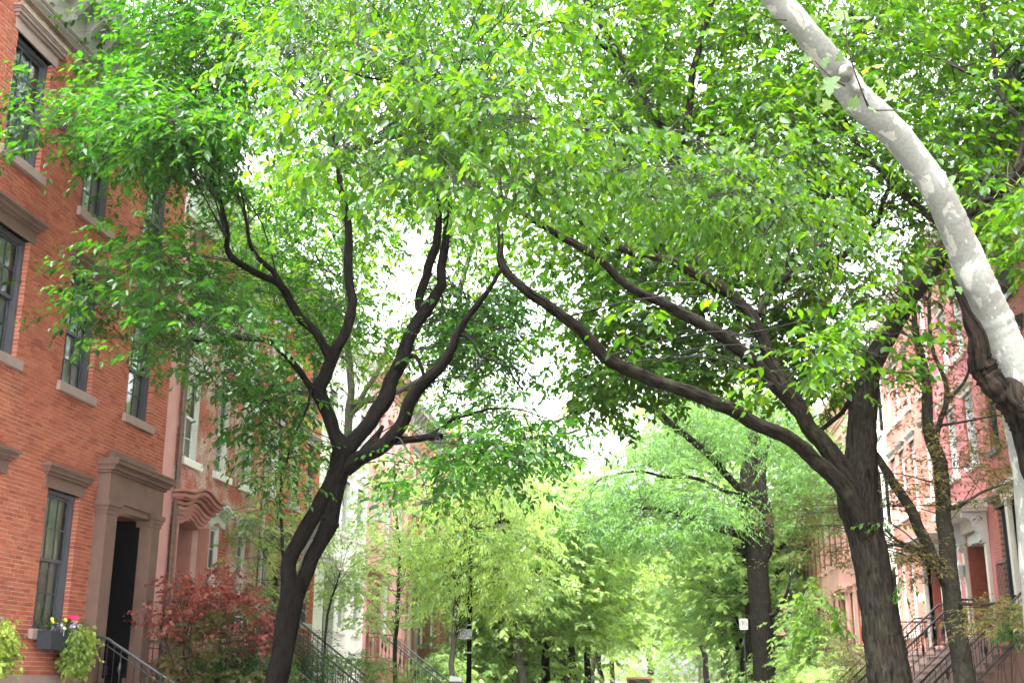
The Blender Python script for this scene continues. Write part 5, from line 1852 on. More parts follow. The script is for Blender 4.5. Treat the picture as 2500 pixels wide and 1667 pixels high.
t.pxlimb([(1640, -400, 8.9, 14), (1500, -480, 8.7, 11), (1380, -600, 8.5, 6)], step=.08, nseg=10, seed=48)
t.pxlimb([(1600, -480, 8.8, 14), (1720, -600, 8.9, 10), (1840, -720, 9.1, 6)], step=.08, nseg=10, seed=49)
t.build('trunk', M['bark_plane'], sy)
c = Crown()
c.clumps(poly_clumps([(1300, -480), (1550, -420), (1900, -560), (1950, -900), (1500, -1000), (1250, -800)], 16, 8.0, 9.6), 6, .3, .15, .35, 6, .17, 1.0, tree=tr_sy, gaps=False, dens=1.0)
c.build(sy, M['leaf_plane'], LOBED, M['twig'])
t = Tree()                                                        # the hollow: crumbling dark wood along the lower side
t.pxlimb([(2322, 676, 11.62, 3), (2329, 690, 11.6, 6), (2337, 712, 11.62, 9), (2348, 738, 11.64, 11), (2362, 768, 11.66, 13), (2378, 805, 11.7, 17), (2390, 835, 11.72, 22), (2404, 868, 11.74, 27), (2418, 900, 11.78, 31), (2438, 940, 11.8, 32), (2458, 980, 11.84, 31), (2476, 1020, 11.9, 27), (2494, 1080, 12, 22), (2510, 1150, 12.05, 18), (2530, 1260, 12.2, 10)], step=.018, nseg=52, rough=.22, freq=3.2, seed=46, ridges=.20)
t.pxlimb([(2462, 935, 11.95, 16), (2478, 960, 11.72, 20), (2492, 985, 11.62, 17), (2500, 1005, 11.6, 9)], step=.015, nseg=26, rough=.22, freq=3, seed=47, ridges=.14)
t.build('rotten_hollow', M['rot'], sy)
t = Tree()
for k, rows in enumerate(([(2120, 262, 10.3, 3), (2105, 225, 10.1, 2.2), (2085, 170, 10, 1.8), (2070, 120, 9.9, 1.3)], [(2062, 210, 10.2, 2.5), (2030, 190, 10, 1.8), (1990, 150, 9.9, 1.2)], [(2130, 270, 10.4, 2.5), (2180, 270, 10.3, 1.8), (2215, 275, 10.2, 1.2)], [(1920, 50, 9.8, 2.4), (1880, 45, 9.6, 1.8), (1850, 30, 9.5, 1.2)], [(2070, 130, 9.95, 2), (2065, 60, 9.9, 1.6), (2060, 30, 9.9, 1)])):
    t.pxlimb(rows, step=.05, nseg=6, seed=50 + k)
t.build('twig', M['bark_smooth'], sy)
lm = tri_mesh('leaf', LOBED[0][None].astype(float), LOBED[1], M['leaf_plane'])
PL = [(2030, 190, 62, 260, .2), (1990, 185, 45, 300, .1), (1975, 140, 45, 200, .3), (1940, 135, 42, 170, .2), (2010, 160, 36, 60, .4), (2070, 40, 58, 170, .3), (2085, 45, 60, 10, .25), (2050, 60, 42, 230, .2), (2030, 45, 40, 150, .4), (2145, 195, 46, 300, .2), (2135, 165, 38, 20, .3), (2095, 245, 40, 210, .35), (2120, 262, 44, 330, .4), (2165, 232, 44, 350, .1), (2195, 270, 40, 340, .5), (2210, 262, 34, 20, .5), (1870, 20, 40, 180, .3), (1850, 35, 38, 220, .2), (1905, 70, 30, 200, .4), (2050, 150, 34, 90, .5), (1965, 215, 40, 290, .15), (2000, 225, 46, 270, .2), (2080, 262, 36, 200, .4), (2105, 180, 32, 40, .3), (2022, 245, 40, 250, .2), (1990, 60, 36, 120, .3), (2115, 60, 34, 330, .3), (2340, 700, 26, 280, .2), (2325, 705, 30, 240, .3)]
for (x, y, s_, a_, e_) in PL:
    Y = 10.05 + random.uniform(-.15, .1) if x < 2300 else 11.4
    p = at(x, y, Y)
    L_ = .82 * s_ * float((p - CAMP) @ _fw) / FPX
    ca = R(a_)
    d = unit(_r * math.cos(ca) + _u * math.sin(ca) - _fw * random.uniform(-.3, .5))
    nn = unit(-_fw * random.uniform(.3, 1) + np.array([0, 0, random.uniform(.3, 1.0)]) + RNG.normal(0, .25, 3))
    nn = unit(nn - d * (nn @ d))
    sd = np.cross(nn, d)
    o = bpy.data.objects.new('leaf', lm)
    COL.objects.link(o)
    o.parent = sy
    o.matrix_parent_inverse = Matrix.Translation(-sy.location)
    w = L_ * 1.0
    o.matrix_basis = Matrix(((d[0] * L_, sd[0] * w, nn[0] * L_, p[0]), (d[1] * L_, sd[1] * w, nn[1] * L_, p[1]), (d[2] * L_, sd[2] * w, nn[2] * L_, p[2]), (0, 0, 0, 1)))

# ---- the slender bronze-leaved tree in the right front yard
ut = thing('bronze_leaved_tree', 'slender olive-barked tree with sparse bronze leaves before the red stuccoed house', 'tree', (5.75, 24.3, 0))
t = Tree()
bx = at(2358, 1690, 24.3)
t.limb([(bx[0] + .04, 24.3, -.1, .3), (bx[0] + .02, 24.3, .4, .23), (*at(2357, 1664, 24.3), .20), (*at(2340, 1510, 24.3), .185), (*at(2322, 1383, 24.3), .165), (*at(2305, 1255, 24.3), .15), (*at(2289, 1128, 24.3), .145), (*at(2272, 1043, 24.2), .12), (*at(2261, 964, 24.2), .105), (*at(2246, 857, 24.1), .085), (*at(2236, 803, 24), .065), (*at(2225, 700, 24), .04)], step=.06, nseg=22, rough=.05, seed=61)
t.pxlimb([(2318, 1450, 24.3, 16), (2308, 1420, 24.3, 15), (2275, 1362, 24.25, 14), (2246, 1298, 24.2, 14), (2220, 1238, 24.1, 13), (2190, 1191, 24, 12), (2160, 1140, 23.9, 10), (2135, 1105, 23.8, 8), (2080, 1060, 23.6, 5)], step=.07, nseg=14, seed=62)
t.pxlimb([(2285, 1090, 24.2, 8), (2289, 1050, 24.1, 7), (2308, 990, 24, 6.5), (2311, 936, 23.9, 6), (2281, 864, 23.8, 5), (2269, 786, 23.7, 4.5), (2270, 700, 23.6, 4)], step=.07, nseg=9, seed=63)
t.pxlimb([(2309, 988, 24, 5), (2350, 936, 23.8, 4), (2379, 879, 23.6, 3)], step=.07, nseg=8, seed=64)
t.pxlimb([(2246, 930, 24.1, 7), (2220, 910, 24, 4), (2180, 910, 23.9, 3), (2150, 912, 23.8, 2)], step=.07, nseg=8, seed=65)
t.pxlimb([(2296, 1038, 24, 4), (2340, 1032, 23.8, 3), (2400, 1020, 23.6, 2.5), (2450, 1012, 23.4, 1.5)], step=.07, nseg=8, seed=66)
t.pxlimb([(2270, 1352, 24.2, 7), (2230, 1335, 24, 5), (2190, 1318, 23.9, 4.5), (2160, 1290, 23.8, 3)], step=.07, nseg=8, seed=67)
t.pxlimb([(2300, 1240, 24.2, 6), (2330, 1240, 24, 5), (2360, 1225, 23.8, 4), (2400, 1200, 23.6, 3), (2460, 1180, 23.4, 2)], step=.07, nseg=8, seed=68)
t.pxlimb([(2318, 1440, 24.2, 8), (2290, 1390, 24, 7), (2235, 1345, 23.9, 5), (2190, 1330, 23.8, 4), (2120, 1340, 23.6, 2.5)], step=.07, nseg=8, seed=69)
t.pxlimb([(2330, 1470, 24.2, 6), (2370, 1475, 24, 4), (2430, 1472, 23.8, 3)], step=.07, nseg=8, seed=70)
t.build('trunk', M['bark_smooth'], ut)
c = Crown()
UK = dict(link_r=.006, tree=t, nl=8, L=.12, wr=.6, dens=2.4, down=.0, droop=.1, hang=.0, tilt=.22, gaps=False)
c.clumps(poly_clumps([(1880, 560), (2240, 540), (2330, 760), (2180, 800), (1980, 740), (1850, 680)], 30, 23, 27), 7, .34, .06, .45, **UK)
c.clumps(poly_clumps([(2140, 800), (2340, 740), (2480, 900), (2460, 1060), (2300, 1040), (2160, 1050)], 34, 22.8, 25.5), 6, .28, .045, .42, **UK)
c.clumps(poly_clumps([(2150, 1050), (2300, 1010), (2500, 1060), (2500, 1240), (2300, 1240), (2140, 1260)], 34, 22.6, 25), 6, .28, .04, .42, **UK)
c.clumps(poly_clumps([(1880, 1210), (2060, 1180), (2100, 1330), (2040, 1420), (1920, 1360)], 20, 24, 27), 6, .3, .05, .42, **UK)
c.clumps(poly_clumps([(2330, 1460), (2470, 1450), (2480, 1540), (2340, 1540)], 10, 22.8, 24), 6, .18, .05, .36, **UK)
c.clumps(poly_clumps([(2140, 1260), (2300, 1260), (2290, 1420), (2150, 1420)], 14, 23, 24.6), 6, .2, .04, .4, **UK)
c.build(ut, M['leaf_bronze'], LANCE, M['twig'])


# ------------------------------------------------------------------ trees and shrubs further back
def branching(t, base, h, r, crown_z, crown_r, n_l, seed, lean=(0, 0), nseg=10, fork=None):
    """trunk and rising limbs; returns limb tips"""
    rs = np.random.default_rng(seed)
    b0 = np.array(base, float)
    top = b0 + np.array([lean[0], lean[1], h])
    pts = [(*(b0 + np.array([0, 0, -.15])), r * 1.6), (*(b0 + np.array([0, 0, .35])), r * 1.15)]
    for k in range(1, 6):
        q = b0 + (top - b0) * k / 5 + np.array([*rs.normal(0, .05 * h / 6, 2), 0])
        pts.append((*q, r * (1 - .55 * k / 5)))
    t.limb(pts, step=.25, nseg=nseg, rough=.07, seed=seed)
    tips = []
    for i in range(n_l):
        k = rs.uniform(.42, 1.0)
        s = b0 + (top - b0) * k
        an = 2 * math.pi * (i / n_l) + rs.normal(0, .35)
        ln = crown_r * rs.uniform(.65, 1.0)
        e = s + np.array([math.cos(an) * ln, math.sin(an) * ln, ln * rs.uniform(.25, .9)])
        m = (s + e) / 2 + np.array([0, 0, .08 * ln]) + rs.normal(0, .06 * ln, 3)
        rr = r * .42 * (1.15 - .5 * k)
        t.limb([(*s, rr), (*(s * .6 + m * .4), rr * .85), (*m, rr * .65), (*e, rr * .25)], step=.3, nseg=max(6, nseg - 4), rough=.08, seed=seed + i)
        tips.append(e)
        tips.append(m * .4 + e * .6)
    return np.array(tips)


def crown_points(center, rx, rz, n, seed, hollow=.35):
    rs = np.random.default_rng(seed)
    d = unit(rs.normal(0, 1, (n, 3)))
    rad = (hollow + (1 - hollow) * rs.random(n) ** .6)
    lump = 1 + .28 * vnoise(d * 2.1 + seed, seed)
    return np.asarray(center) + d * (rad * lump)[:, None] * np.array([rx, rx, rz])


def far_tree(name, label, base, h, r, cz, cr, crz, n_cl, per, L, mat, bark, seed, group, wr=.5, tpl=LANCE, sx=.5, sz=.22, Ls=.5, nl=8, lean=(0, 0), droop=.35, hang=.25, n_l=9, cat='tree', gaps=True, dens=1.75):
    tr = thing(name, label, cat, tuple(base), group)
    t = Tree()
    branching(t, base, h, r, cz, cr, n_l, seed, lean)
    t.build('trunk', M[bark], tr)
    c = Crown()
    C = crown_points((base[0] + lean[0] * .8, base[1] + lean[1] * .8, cz), cr, crz, n_cl, seed)
    c.clumps(C, per, sx, sz, Ls, nl, L, wr, tree=t, droop=droop, hang=hang, gaps=gaps, dens=dens)
    c.build(tr, M[mat], tpl, M['twig'])
    return tr


def bx_at(px, X0):
    d = ray(px, 1655)
    return X0, float(X0 / d[0] * d[1])


GT = 'street trees down the block'
# a taller pale-trunked tree behind the leaning one
tr = thing('pale_trunked_tree', 'pale grey trunked tree standing close behind the leaning dark tree', 'tree', (float(at(690, 1690, 25)[0]), 25, 0), GT)
t = Tree()
pb = at(690, 1690, 25)
t.limb([(pb[0], 25, -.1, .16), (*at(692, 1620, 25), .12), (*at(705, 1500, 25), .11), (*at(760, 1310, 25), .10), (*at(815, 1160, 25), .095), (*at(848, 1060, 25), .09), (*at(853, 1000, 25), .085), (*at(850, 830, 25), .075), (*at(842, 640, 25), .06), (*at(835, 520, 25), .05), (*at(830, 380, 25), .03)], step=.15, nseg=12, seed=81)
t.pxlimb([(854, 1020, 25, 7), (900, 940, 25.2, 6), (930, 890, 25.4, 5), (960, 800, 25.6, 4)], step=.15, nseg=9, seed=82)
t.pxlimb([(853, 990, 25, 7), (960, 960, 25, 7), (1060, 900, 24.8, 7), (1120, 800, 24.5, 7), (1122, 720, 24.4, 7), (1140, 650, 24.3, 6), (1165, 560, 24.2, 4)], step=.15, nseg=9, seed=83)
t.pxlimb([(848, 700, 25, 5), (800, 660, 25.2, 4), (740, 650, 25.4, 3)], step=.15, nseg=8, seed=84)
t.pxlimb([(850, 880, 25, 5), (760, 820, 25.6, 4), (650, 760, 26.2, 3)], step=.15, nseg=8, seed=85)
t.build('trunk', M['bark_pale'], tr)
c = Crown()
PK = dict(tree=t, nl=8, L=.15, wr=.55, dens=1.35, droop=.2)
c.clumps(poly_clumps([(470, 540), (560, 400), (760, 340), (1050, 360), (1200, 480), (1270, 700), (1280, 900), (1120, 980), (960, 1020), (880, 900), (700, 900), (560, 780)], 190, 23, 28), 9, .5, .22, .5, **PK)
c.build(tr, M['leaf_mid'], OVATE, M['twig'])

# red maple shrub, its olive underside, shrubs and small trees in the left yards
rm = thing('red_maple', 'bushy red-leaved maple in the yard beside the dark doorway', 'shrub', (-8.1, 21.2, 0))
t = Tree()
for k in range(7):
    a = k * .9
    t.limb([(-8.1 + .08 * math.cos(a), 21.2 + .08 * math.sin(a), -.05, .04), (-8.1 + .3 * math.cos(a), 21.2 + .3 * math.sin(a), .9, .03), (-8.1 + .7 * math.cos(a), 21.2 + .7 * math.sin(a), 1.9, .02), (-8.1 + 1.0 * math.cos(a), 21.2 + 1.0 * math.sin(a), 2.6, .01)], step=.15, nseg=7, seed=90 + k)
t.build('trunk', M['bark_smooth'], rm)
c = Crown()
RK = dict(tree=t, nl=7, L=.085, wr=.85, gaps=False, link_r=.005, dens=.95, down=0, droop=.15, hang=.15)
c.clumps(poly_clumps([(375, 1560), (390, 1490), (450, 1400), (540, 1395), (610, 1430), (670, 1500), (680, 1590), (630, 1600), (560, 1500), (450, 1510), (400, 1580)], 80, 20.2, 22.2), 8, .16, .08, .26, **RK)
c.build(rm, M['leaf_red'], STAR, M['twig'])
c = Crown()
c.clumps(poly_clumps([(430, 1500), (560, 1480), (640, 1560), (690, 1640), (680, 1700), (440, 1700), (410, 1590)], 85, 20.0, 21.6), 8, .16, .09, .26, **RK)
c.build(rm, M['leaf_olive'], STAR, M['twig'], name='lower_foliage')


def shrub(name, label, poly, y0, y1, n, mat, L=.08, wr=.5, per=9, sx=.16, sz=.09, Ls=.25, nl=8, cat='shrub', tpl=LANCE, group=None, hang=.2, down=.1):
    p = np.asarray(poly, float)
    m = at(p[:, 0].mean(), 1690, (y0 + y1) / 2)
    s = thing(name, label, cat, (float(m[0]), float((y0 + y1) / 2), 0), group)
    t = Tree()
    for k in range(5):
        a = k * 1.3
        t.limb([(m[0], m[1], -.05, .03), (m[0] + .15 * math.cos(a), m[1] + .15 * math.sin(a), .5, .022), (m[0] + .4 * math.cos(a), m[1] + .4 * math.sin(a), 1.3, .01)], step=.2, nseg=6, seed=k)
    t.build('stem', M['bark_smooth'], s)
    c = Crown()
    c.clumps(poly_clumps(poly, n, y0, y1), per, sx, sz, Ls, nl, L, wr, tree=t, gaps=False, link_r=.006, hang=hang, down=down)
    c.build(s, M[mat], tpl, M['twig'], name='foliage')
    return s


shrub('green_shrub', 'low mid-green shrub right of the leaning trunk by the white house', [(700, 1620), (780, 1590), (900, 1600), (990, 1650), (1000, 1740), (690, 1740)], 28, 31, 80, 'leaf_blue', L=.10, sx=.25)
shrub('dark_yew', 'dark spreading yew beside the leaning trunk', [(690, 1540), (760, 1530), (810, 1570), (790, 1610), (770, 1680), (690, 1680)], 25.5, 27, 36, 'leaf_dark', L=.09, wr=.25, hang=-.1)
shrub('green_shrub', 'leafy green shrub beneath the red maple', [(520, 1600), (640, 1590), (690, 1640), (690, 1720), (500, 1720)], 20.4, 21.4, 30, 'leaf_ash', L=.1, wr=.55)
# climbing and slim trees by the left houses
def slim_tree(name, label, rows, poly, y0, y1, n, mat, L=.1, wr=.5, per=9, sx=.3, sz=.1, tpl=LANCE, bark='bark_smooth', group=None, nl=8, hang=.2, droop=.3, Ls=.4, down=.15):
    m = at(rows[0][0], 1690, rows[0][2])
    s = thing(name, label, 'tree', (float(m[0]), float(m[1]), 0), group)
    t = Tree()
    p0 = at(*rows[0][:3])
    r0 = rows[0][3] * float((p0 - CAMP) @ _fw) / FPX
    base = [(m[0], m[1], -.1, r0 * 1.5), (m[0] * .5 + p0[0] * .5, m[1], p0[2] * .5, r0 * 1.1)]
    P4 = base + [(*at(x, y, Y), r * float((at(x, y, Y) - CAMP) @ _fw) / FPX) for x, y, Y, r in rows]
    t.limb(P4, step=.2, nseg=10, seed=5)
    t.build('trunk', M[bark], s)
    c = Crown()
    c.clumps(poly_clumps(poly, n, y0, y1), per, sx, sz, Ls, nl, L, wr, tree=t, gaps=False, link_r=.008, hang=hang, droop=droop, down=down)
    c.build(s, M[mat], tpl, M['twig'])
    return s


slim_tree('young_maple', 'slim young maple with light green leaves before the rust red house', [(700, 1550, 27.5, 4), (690, 1330, 27.5, 4), (683, 1230, 27.5, 3.5), (690, 1120, 27.5, 2.5), (680, 1000, 27.5, 1.5)],
          [(560, 1060), (620, 960), (760, 1000), (790, 1150), (760, 1330), (700, 1480), (600, 1500), (560, 1350), (540, 1200)], 26, 29, 60, 'leaf_bright', L=.12, wr=.6, tpl=STAR, per=7)
slim_tree('young_maple', 'slim young maple in front of the white house and pink house', [(965, 1600, 34, 5), (970, 1480, 34, 5), (976, 1370, 34, 4), (968, 1250, 34, 3), (960, 1150, 34, 2)],
          [(860, 1200), (900, 1130), (990, 1100), (1060, 1200), (1090, 1380), (1060, 1520), (960, 1560), (860, 1520), (820, 1400), (880, 1300)], 32, 36, 52, 'leaf_bright', L=.13, wr=.6, tpl=STAR, per=8, sx=.36)
slim_tree('young_maple', 'light-green sapling leaning over the white house wall', [(790, 1640, 30.5, 3), (800, 1500, 30.5, 3), (830, 1400, 30.5, 2)],
          [(770, 1300), (880, 1270), (930, 1340), (900, 1480), (800, 1500), (740, 1420)], 29.5, 31.5, 16, 'leaf_bright', L=.12, wr=.6, tpl=STAR, per=7)
slim_tree('drooping_lime_tree', 'young street tree with drooping narrow lime-green leaves beside the lamp post', [(1103, 1640, 33.3, 7), (1108, 1540, 33.3, 6.5), (1112, 1480, 33.3, 6), (1120, 1400, 33.3, 4.5), (1135, 1280, 33.3, 3), (1140, 1180, 33.3, 2)],
          [(1000, 1330), (1060, 1200), (1110, 1110), (1200, 1090), (1280, 1200), (1335, 1340), (1330, 1420), (1270, 1470), (1180, 1480), (1090, 1480), (1010, 1430)], 31.5, 35.5, 190, 'leaf_lime', L=.18, wr=.44, per=7, sx=.36, sz=.2, hang=.9, droop=.45, group=GT, bark='bark_pale')

# bigger street trees
X0, Y0 = bx_at(1870, 4.3)
mt = thing('willow_oak', 'large straight grey-barked oak on the right pavement beyond the elm', 'tree', (X0, Y0, 0), GT)
t = Tree()
t.limb([(X0, Y0, -.15, .75), (X0, Y0, .4, .58), (*at(1870, 1664, Y0), .50), (*at(1853, 1425, Y0), .47), (*at(1840, 1298, Y0), .44), (*at(1836, 1213, Y0), .46), (*at(1830, 1170, Y0), .40), (*at(1838, 1085, Y0), .3), (*at(1845, 1020, Y0), .2), (*at(1850, 940, Y0), .1)], step=.15, nseg=22, rough=.05, seed=101, ridges=.03)
def L3(rows, seed):
    t.pxlimb(rows, step=.2, nseg=12, rough=.08, seed=seed)
L3([(1856, 1420, 52.6, 6), (1864, 1370, 52.5, 12), (1876, 1325, 52.4, 13), (1876, 1255, 52.4, 11), (1860, 1191, 52.4, 10), (1862, 1130, 52.4, 9), (1880, 1060, 52.4, 7), (1890, 980, 52.4, 4)], 102)
L3([(1845, 1330, 52.6, 8), (1810, 1306, 52, 11), (1770, 1292, 51.5, 10.5), (1725, 1276, 51, 10), (1662, 1255, 50, 8), (1606, 1242, 49, 5), (1560, 1240, 48, 3)], 103)
L3([(1832, 1225, 52.5, 14), (1802, 1190, 52, 9), (1760, 1140, 51, 9), (1721, 1102, 50, 9), (1666, 1055, 49, 8), (1615, 1008, 48, 7), (1570, 960, 47, 4)], 104)
L3([(1826, 1215, 52.5, 8), (1790, 1205, 52, 6), (1770, 1198, 51.5, 5), (1690, 1165, 51, 4.5), (1630, 1165, 50, 4), (1560, 1150, 49, 3), (1470, 1165, 48, 2.5)], 105)
L3([(1868, 1500, 52.5, 8), (1890, 1500, 52.3, 5), (1905, 1478, 52, 4.5), (1920, 1450, 51.8, 4), (1928, 1420, 51.6, 3)], 106)
t.build('trunk', M['bark_elm'], mt)
c = Crown()
MK = dict(tree=t, nl=9, L=.22, wr=.36, hang=.3, dens=1.7, open_r=.5)
c.clumps(poly_clumps([(1330, 1220), (1500, 1160), (1700, 1180), (1740, 1180), (1760, 1270), (1680, 1330), (1500, 1320), (1380, 1310)], 150, 44, 54), 15, .6, .22, .7, **MK)
c.clumps(poly_clumps([(1500, 1150), (1640, 960), (1780, 930), (1900, 960), (2050, 1060), (2060, 1200), (1970, 1300), (1900, 1200), (1880, 1090), (1720, 1130)], 230, 46, 60), 14, .7, .3, .7, **MK)
c.build(mt, M['leaf_blue'], LANCE, M['twig'])

protos = {}
def street_tree(key, label, base, h, r, cz, cr, crz, mat, bark, seed, n_cl=190, per=8, L=.33, wr=.62, rot=0, sc=1.0, **k):
    """the first of a kind is built, later ones are turned and scaled copies of it"""
    if key not in protos:
        p = far_tree(key[0], label, (0, 0, 0), h, r, cz, cr, crz, n_cl, per, L, mat, bark, seed, GT, wr=wr, sx=.75, sz=.22, Ls=.6, gaps=False, tpl=OVATE, droop=.15, hang=.1, dens=1.15, **k)
        protos[key] = p
        o = p
    else:
        p = protos[key]
        o = p.copy()
        COL.objects.link(o)
        o['label'] = label
        for ch in p.children:
            q = ch.copy()
            COL.objects.link(q)
            q.parent = o
    o.location = (base[0], base[1], 0)
    o.rotation_euler = (0, 0, rot)
    o.scale = (sc, sc, sc)
    return o


kA, kB, kC = ('round_street_tree', 1), ('round_street_tree', 2), ('spreading_street_tree', 3)
street_tree(kA, 'bushy green street tree left of the forked one', bx_at(1270, -5.8), 7.5, .24, 5.9, 3.4, 3.7, 'leaf_bright', 'bark_pale', 201)
street_tree(kB, 'dark forked street tree leaning right on the left pavement', bx_at(1321, -5.7), 7.0, .24, 7.0, 3.8, 3.6, 'leaf_lime', 'bark_elm', 202, lean=(.8, 0))
street_tree(kC, 'crooked dark street tree beyond the oak', bx_at(1806, 4.3), 8.0, .26, 7.8, 4.4, 4.2, 'leaf_bright', 'bark_elm', 203)
street_tree(kA, 'pale-barked straight street tree left of the crooked one', bx_at(1768, 4.3), 0, 0, 0, 0, 0, None, None, 0, rot=1.1, sc=1.45)
street_tree(kB, 'street tree behind the dark evergreen on the left', bx_at(1425, -5.7), 0, 0, 0, 0, 0, None, None, 0, rot=.4, sc=1.25)
street_tree(kC, 'dark forked tree far along the left kerb', bx_at(1466, -5.7), 0, 0, 0, 0, 0, None, None, 0, rot=2.0, sc=1.05)
for (px, xx, lab, key, ro, sc) in ((1445, -5.9, 'slender trunked tree beside the far forked one on the left', kA, 2.2, 1.3), (1395, -5.8, 'street tree in front of the cream house far left', kC, .6, 1.1),
                                   (1730, 4.4, 'far right street tree near the corner', kB, 2.6, 1.4), (1710, 4.4, 'last street tree on the far right', kA, .3, 1.6), (1495, -5.6, 'last street tree on the far left', kB, 1.9, 1.35)):
    street_tree(key, lab, bx_at(px, xx), 0, 0, 0, 0, 0, None, None, 0, rot=ro, sc=sc)
street_tree(kC, 'tall street tree rising behind the oak on the right', (4.6, 66.0), 0, 0, 0, 0, 0, None, None, 0, rot=5.0, sc=1.55)
street_tree(kC, 'tree rising behind the drooping lime-green tree', (-7.6, 62.0), 0, 0, 0, 0, 0, None, None, 0, rot=4.0, sc=1.25)
for k, (x, y, lab, key, sc) in enumerate(((-16, 172, 'tree in the park beyond the avenue, left of the road', kA, 1.8), (-2, 178, 'tree in the park beyond the avenue, in line with the road', kC, 2.0), (14, 174, 'tree in the park beyond the avenue, furthest right', kB, 2.0))):
    o = street_tree(key, lab, (x, y), 0, 0, 0, 0, 0, None, None, 0, rot=k * 1.3, sc=sc)
    o['group'] = 'park trees beyond the avenue'
ev = far_tree('dark_evergreen', 'dark grey-green evergreen standing among the far left trunks', (-6.9, 78, 0), 4.2, .12, 3.4, 1.6, 2.4, 90, 10, .2, 'leaf_dark', 'bark_dark', 210, None, wr=.4, sx=.35, sz=.25, Ls=.4, gaps=False)
shrub('leafy_bush', 'tall light-green bush right of the oak trunk', [(1930, 1560), (1950, 1470), (2000, 1440), (2010, 1520), (2020, 1660), (1920, 1700)], 50, 53, 60, 'leaf_bright', L=.2, wr=.6, tpl=OVATE, per=8, sx=.35, sz=.16, Ls=.4)
shrub('leafy_bush', 'dark mottled bush right of the elm trunk under the salmon house', [(2040, 1570), (2100, 1560), (2140, 1620), (2150, 1720), (2020, 1720)], 35.5, 38, 40, 'leaf_olive', L=.11, per=9, sx=.22)
shrub('green_shrub', 'bright leafy plant spilling over the rail at lower right', [(2440, 1490), (2480, 1480), (2500, 1530), (2470, 1560)], 25.3, 25.9, 8, 'leaf_blue', L=.12, sx=.09, sz=.06)
# rounded shrubs in the front yards further down
proto_sh = None
for k, (x, y, sc, lab) in enumerate(((-7.9, 43.5, 1.0, 'rounded yard shrub just past the white house on the left'), (-7.8, 48, 1.3, 'rounded yard shrub before the orange brick house on the left'), (-7.9, 54, 1.1, 'rounded yard shrub before the rose brick house on the left'),
                                     (-7.7, 61, 1.5, 'rounded yard shrub behind the forked tree on the left'), (-7.6, 69, 1.3, 'rounded yard shrub by the far evergreen on the left'), (-7.6, 88, 1.6, 'rounded yard shrub near the far left corner'),
                                     (5.9, 60, 1.3, 'rounded yard shrub before the second pink row house'), (5.9, 68, 1.6, 'rounded yard shrub at the end of the pink row'), (5.9, 78, 1.5, 'rounded yard shrub before the far cream house'), (5.9, 90, 1.7, 'rounded yard shrub near the far right corner'))):
    if proto_sh is None:
        proto_sh = thing('rounded_shrub', lab, 'shrub', (0, 0, 0), 'shrubs in the front yards')
        t = Tree()
        for q in range(5):
            an = q * 1.26
            t.limb([(.05 * math.cos(an), .05 * math.sin(an), -.08, .035), (.3 * math.cos(an), .3 * math.sin(an), .8, .025), (.7 * math.cos(an), .7 * math.sin(an), 1.6, .01)], step=.2, nseg=6, seed=q)
        t.build('stem', M['bark_smooth'], proto_sh)
        c = Crown()
        c.clumps(crown_points((0, 0, 1.15), 1.15, 1.1, 70, 77, .5), 8, .22, .12, .3, 8, .15, .6, tree=t, gaps=False, dens=1.2)
        c.build(proto_sh, M['leaf_bright'], OVATE, M['twig'], name='foliage')
        o = proto_sh
    else:
        o = proto_sh.copy()
        COL.objects.link(o)
        o['label'] = lab
        for ch in proto_sh.children:
            q = ch.copy()
            COL.objects.link(q)
            q.parent = o
    o.location = (x, y, 0)
    o.rotation_euler = (0, 0, k * 1.1)
    o.scale = (sc, sc, sc * 1.1)
# leafy mass closing the far end of the street
pkm = thing('park_shrubbery', 'bright leafy shrub mass closing the far end of the street', 'shrub', (-3, 150, 0))
pkm['kind'] = 'stuff'
c = Crown()
hp = np.stack([RNG.uniform(-24, 20, 420), RNG.uniform(146, 156, 420), RNG.uniform(.2, 8.5, 420)], 1)
c.clumps(hp, 7, .9, .5, .8, 8, .42, .55, tree=None, gaps=False)
c.build(pkm, M['leaf_lime'], LANCE, M['twig'], name='foliage')
# clipped hedge
hg = thing('clipped_hedge', 'flat-topped clipped hedge before the cream house', 'hedge', (5.9, 43, 0))
c = Crown()
hp = np.stack([RNG.uniform(5.45, 6.4, 330), RNG.uniform(39.5, 47.5, 330), 1.93 - np.abs(RNG.normal(0, .35, 330))], 1)
hp[:, 2] = np.maximum(hp[:, 2], .2)
c.clumps(hp, 9, .14, .05, .22, 8, .09, .5, tree=None, gaps=False, down=-.1, hang=-.1)
c.build(hg, M['leaf_bright'], LANCE, M['twig'], name='foliage')
b = MB()
for k in range(14):
    b.tube([(5.9 + .2 * (-1) ** k, 39.8 + .55 * k, -.05), (5.9 + .25 * (-1) ** k, 39.9 + .55 * k, 1.5)], .02, 6)
b.build('stem', M['bark_smooth'], hg)

